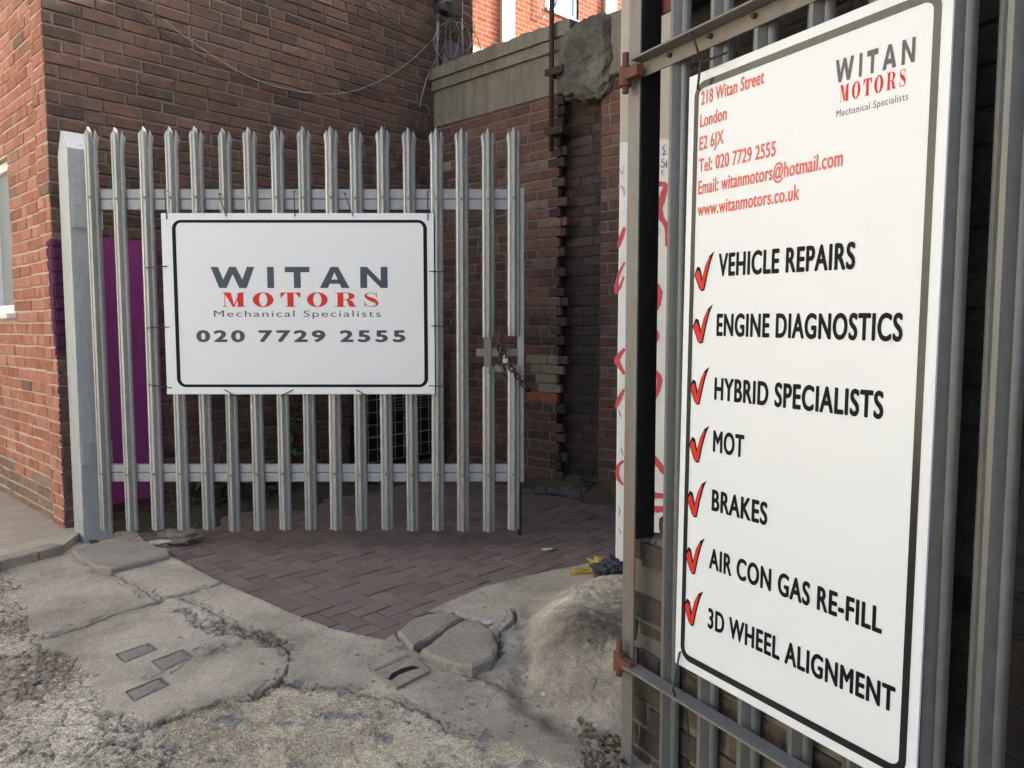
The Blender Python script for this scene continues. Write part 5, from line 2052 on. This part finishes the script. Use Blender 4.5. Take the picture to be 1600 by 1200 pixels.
# ------------------------------------------------------------------ plants and weeds
def plant(name, base, n_stem, hgt, spread, n_leaf, leaf, seed, label, lean=(0, 0)):
    r_ = np.random.default_rng(seed)
    base = np.asarray(base, float)
    root = thing(name, tuple(base), label, 'plant', 'weeds growing in the yard')
    st_, lv = MB(), MB()
    for k in range(n_stem):
        a = r_.uniform(0, 2 * math.pi)
        tip = base + np.array([math.cos(a) * spread * r_.uniform(.3, 1) + lean[0], math.sin(a) * spread * r_.uniform(.3, 1) + lean[1], hgt * r_.uniform(.55, 1)])
        midp = (base + tip) / 2 + np.array([0, 0, hgt * 0.15])
        path = smooth_path([base + r_.normal(0, 0.015, 3) * np.array([1, 1, 0]), midp, tip], 5)
        st_.tube(path, list(np.linspace(0.004, 0.0015, len(path))), 5)
        for j in range(n_leaf):
            f = r_.uniform(0.2, 1.0)
            p = path[int(f * (len(path) - 1))] + r_.normal(0, 0.012, 3)
            d_ = r_.normal(0, 1, 3)
            d_[2] = d_[2] * 0.45 + 0.05
            d_ /= np.linalg.norm(d_)
            s_ = np.cross(d_, (0, 0, 1)) + r_.normal(0, .2, 3)
            s_ /= np.linalg.norm(s_) + 1e-9
            L = leaf * r_.uniform(.55, 1.25)
            w_ = L * r_.uniform(.22, .33)
            dr = np.array([0, 0, -L * 0.25])
            lv.add([p, p + d_ * L * .4 + s_ * w_, p + d_ * L * .45 + np.array([0, 0, -0.004]), p + d_ * L * .4 - s_ * w_, p + d_ * L + dr], [(0, 1, 2), (0, 2, 3), (1, 4, 2), (2, 4, 3)])
    st_.build('stem', M['stem'], root)
    lv.build('foliage', M['leaf'], root)


gb = lambda px, py: ground(px, py, 0.02)
plant('weed', gb(212, 806), 9, 0.26, 0.2, 9, 0.07, 1, 'low leafy weed in front of the purple board foot')
plant('weed', gb(275, 800), 9, 0.3, 0.2, 9, 0.07, 2, 'leafy weed right of the purple board behind the gate')
plant('weed', gb(345, 790), 11, 0.3, 0.28, 10, 0.075, 3, 'dark bushy weed at the wall foot below the gate board left half')
plant('weed', gb(412, 782), 9, 0.34, 0.22, 10, 0.08, 4, 'dark leafy weed left of the tall stemmed weed')
plant('climber', gb(452, 772), 4, 1.05, 0.1, 10, 0.11, 5, 'tall stemmed weed with large leaves rising behind the gate', (0.06, 0))
plant('weed', JUNC + UP_ * 0.1 - US * 0.12 + np.array([0, 0, 0.06]), 5, 0.18, 0.09, 7, 0.06, 6, 'small weed in the far inner corner of the yard')
gr = ground(922, 762, 0.08)
plant('grass_tuft', gr, 14, 0.07, 0.12, 5, 0.06, 8, 'sparse grass tuft on the edging bricks near the pillar')

# ------------------------------------------------------------------ edging bricks
EDG = [(846, 762), (864, 764), (884, 766), (904, 770), (925, 774), (946, 768), (962, 764)]
for i, (px, py) in enumerate(EDG):
    c = ground(px, py, 0.03)
    mb = MB()
    ang = 0.25 if i < 5 else -0.2
    d_ = np.array([math.cos(ang + random.gauss(0, .12)), -math.sin(ang + random.gauss(0, .12)), 0])
    nn = np.array([d_[1], -d_[0], 0])
    hh = 0.05 + random.gauss(0, 0.008)
    mb.obox((c[0], c[1], 0), d_, nn, (0, 0, 1), (-0.05, 0.05), (-0.06, 0.085), (-0.02, hh))
    o = mb.build('edging_brick', M['edging'], bevel=0.018)
    o.rotation_euler = (0, 0, 0)
    recentre(o, (c[0], c[1], -0.02))
    o.rotation_euler = (random.gauss(-0.22, 0.06), random.gauss(0, 0.06), 0)
    meta(o, ['blue black edging brick at the yard wall foot, first from the gate', 'second edging brick from the gate', 'third edging brick from the gate', 'tilted edging brick in the middle of the row, left of the grass tuft',
             'lifted edging brick under the grass tuft', 'edging brick just right of the grass tuft', 'edging brick half hidden by the white pillar'][i], 'edging brick', 'edging bricks along the yard wall')

# ------------------------------------------------------------------ broken slabs, setts, cover, litter
poly_slab('broken_slab', [(620, 986), (640, 968), (672, 958), (706, 957), (720, 964), (690, 982), (645, 1008)], 0.022, -0.03, M['slab'], 11, 0.004,
          'smaller broken concrete slab wedged against the pavers', 'slab', tilt=(0.0, 0.03))
poly_slab('broken_slab', [(656, 1012), (690, 988), (722, 968), (748, 970), (768, 986), (777, 1006), (770, 1028), (738, 1040), (708, 1036), (680, 1024)], 0.04, -0.03, M['slab'], 12, 0.004,
          'larger tilted concrete slab with a rounded end beside the haunch', 'slab', tilt=(0.05, 0.0))
for pts, sd, lab in (([(182, 1022), (232, 1005), (246, 1015), (196, 1035)], 21, 'grey inset sett nearest the gate post, one of three in the concrete'),
                     ([(238, 1033), (285, 1015), (303, 1026), (256, 1047)], 22, 'grey inset sett on the right of the three in the concrete'),
                     ([(198, 1080), (250, 1059), (265, 1070), (211, 1095)], 23, 'grey inset sett lowest of the three, beside the rubble')):
    poly_slab('sett', pts, 0.002, -0.02, M['grey_sett'], sd, 0.0025, lab, 'sett', 'grey setts let into the concrete')
cv = ground(625, 1048, 0.0)
cov = thing('access_cover', tuple(cv), 'small recessed metal access cover sunk in the concrete', 'cover')
P4 = [ground(px, py, 0.012) for px, py in ((579, 1048), (643, 1020), (672, 1047), (620, 1074))]
mb = MB()
ctr = sum(P4) / 4
outer = P4
innr = [ctr + (p - ctr) * 0.90 for p in P4]
for i in range(4):
    j = (i + 1) % 4
    q8 = [outer[i], outer[j], innr[j], innr[i]]
    mb.box8([(*p[:2], -0.02) for p in q8] + [(*p[:2], 0.0125) for p in q8])
mb.build('rim', M['slab'], cov)
mb = MB()
mb.add([(*p[:2], 0.0085) for p in innr], [(0, 1, 2, 3)])
mb.build('lid', M['slab'], cov)
L4 = [ground(px, py, 0.0105) for px, py in ((606, 1061), (612, 1052), (628, 1044), (645, 1040), (656, 1043), (640, 1047), (622, 1054), (612, 1062))]
mb = MB()
mb.add(L4, [list(range(8))])
mb.build('slot_shade', M['black_face'], cov)  # flat black shape on the lid, painting in a shaded opening

mb = MB()
p_, f_ = rock_mesh(ground(944, 886, 0.02), (0.07, 0.05, 0.035), 90, 4, 0.9, 4)
mb.add(p_, f_)
p_, f_ = rock_mesh(ground(925, 893, 0.005), (0.09, 0.035, 0.012), 91, 4, 0.9, 4)
mb.add(p_, f_)
o = mb.build('yellow_rag', M['yellow_rag'], smooth=True)
recentre(o, ground(935, 890))
meta(o, 'crumpled yellow rag at the foot of the white pillar', 'rag')
mb = MB()
for k, (px, py) in enumerate(((956, 890), (962, 896), (950, 896))):
    p_, f_ = rock_mesh(ground(px, py, 0.03), (0.055, 0.05, 0.04), 95 + k, 4, 0.9, 4)
    mb.add(p_, f_)
o = mb.build('dark_rag', M['dark_rag'], smooth=True)
recentre(o, ground(957, 893))
meta(o, 'dark crumpled cloth heap between the yellow rag and hinge post', 'rag')

# loose rubble and leaves by the hinge post
mb = MB()
rr2 = np.random.default_rng(44)
for k in range(150):
    px, py = rr2.uniform(905, 975), rr2.uniform(1105, 1210)
    s_ = rr2.uniform(0.003, 0.012) * (1.6 if rr2.random() < 0.12 else 1)
    c = ground(px, py, s_ * 0.4)
    p_, f_ = rock_mesh(c, (s_ * rr2.uniform(.7, 1.4), s_, s_ * rr2.uniform(.4, .8)), 200 + k, 1, 0.8, 2)
    mb.add(p_, f_)
for k in range(320):
    px, py = rr2.uniform(-20, 330), rr2.uniform(905, 1215)
    c0 = ground(px, py)
    if not inpoly(np.array([c0[0]]), np.array([c0[1]]), RUBBLE)[0]:
        continue
    s_ = rr2.uniform(0.003, 0.010)
    c = (c0[0], c0[1], -0.006 + s_ * 0.3)
    p_, f_ = rock_mesh(c, (s_ * rr2.uniform(.7, 1.5), s_, s_ * rr2.uniform(.4, .8)), 400 + k, 1, 0.8, 2)
    mb.add(p_, f_)
for k in range(170):
    px, py = rr2.uniform(560, 900), rr2.uniform(1010, 1150)
    s_ = rr2.uniform(0.0015, 0.005)
    c = ground(px, py, s_ * 0.3)
    p_, f_ = rock_mesh(c, (s_ * rr2.uniform(.7, 1.5), s_, s_ * rr2.uniform(.4, .8)), 800 + k, 1, 0.8, 2)
    mb.add(p_, f_)
meta(mb.build('rubble', M['stone']), 'loose stone chippings scattered over the broken road', 'rubble', kind='stuff')

mb = MB()
for k in range(150):
    if k < 110:
        px, py = rr2.uniform(905, 972), rr2.uniform(1110, 1200)
        c = ground(px, py, 0.012)
    else:
        px, py = rr2.uniform(170, 340), rr2.uniform(806, 858)
        c = ground(px, py, 0.016)
    L = rr2.uniform(0.007, 0.018)
    a = rr2.uniform(0, 6.28)
    d_ = np.array([math.cos(a), math.sin(a), rr2.normal(0, .3)])
    s_ = np.array([-math.sin(a), math.cos(a), rr2.normal(0, .4)])
    mb.add([c - d_ * L, c + s_ * L * .5 + np.array([0, 0, .006]), c + d_ * L, c - s_ * L * .5 + np.array([0, 0, .008])], [(0, 1, 2), (0, 2, 3)])
meta(mb.build('dead_leaves', M['dry_leaf']), 'dry leaves gathered by the posts', 'leaves', kind='stuff')

for i, (px, py, s_, lab) in enumerate(((853, 858, 0.012, 'white scrap of paper on the block paving near the pillar'), (252, 848, 0.03, 'pale crumpled litter beside the concrete footing'),
                                       (762, 972, 0.012, 'white chip of litter by the larger broken slab'), (856, 1085, 0.01, 'tiny white scrap below the haunch'), (566, 822, 0.02, 'pale scrap on the paving below the gate pales'))):
    p_, f_ = rock_mesh(ground(px, py, 0.008), (s_ * 1.6, s_, s_ * .4), 60 + i, 2, 1.2, 2)
    mb = MB()
    mb.add(p_, f_)
    o = mb.build('litter_scrap', M['litter'])
    recentre(o, ground(px, py))
    meta(o, lab, 'litter')
p_, f_ = rock_mesh(ground(280, 838, 0.03), (0.09, 0.06, 0.035), 71, 3, 0.7, 2)
mb = MB()
mb.add(p_, f_)
o = mb.build('stone_lump', M['stone'])
recentre(o, ground(280, 838))
meta(o, 'brown lump of stone lying under the fourth gate pale', 'stone')
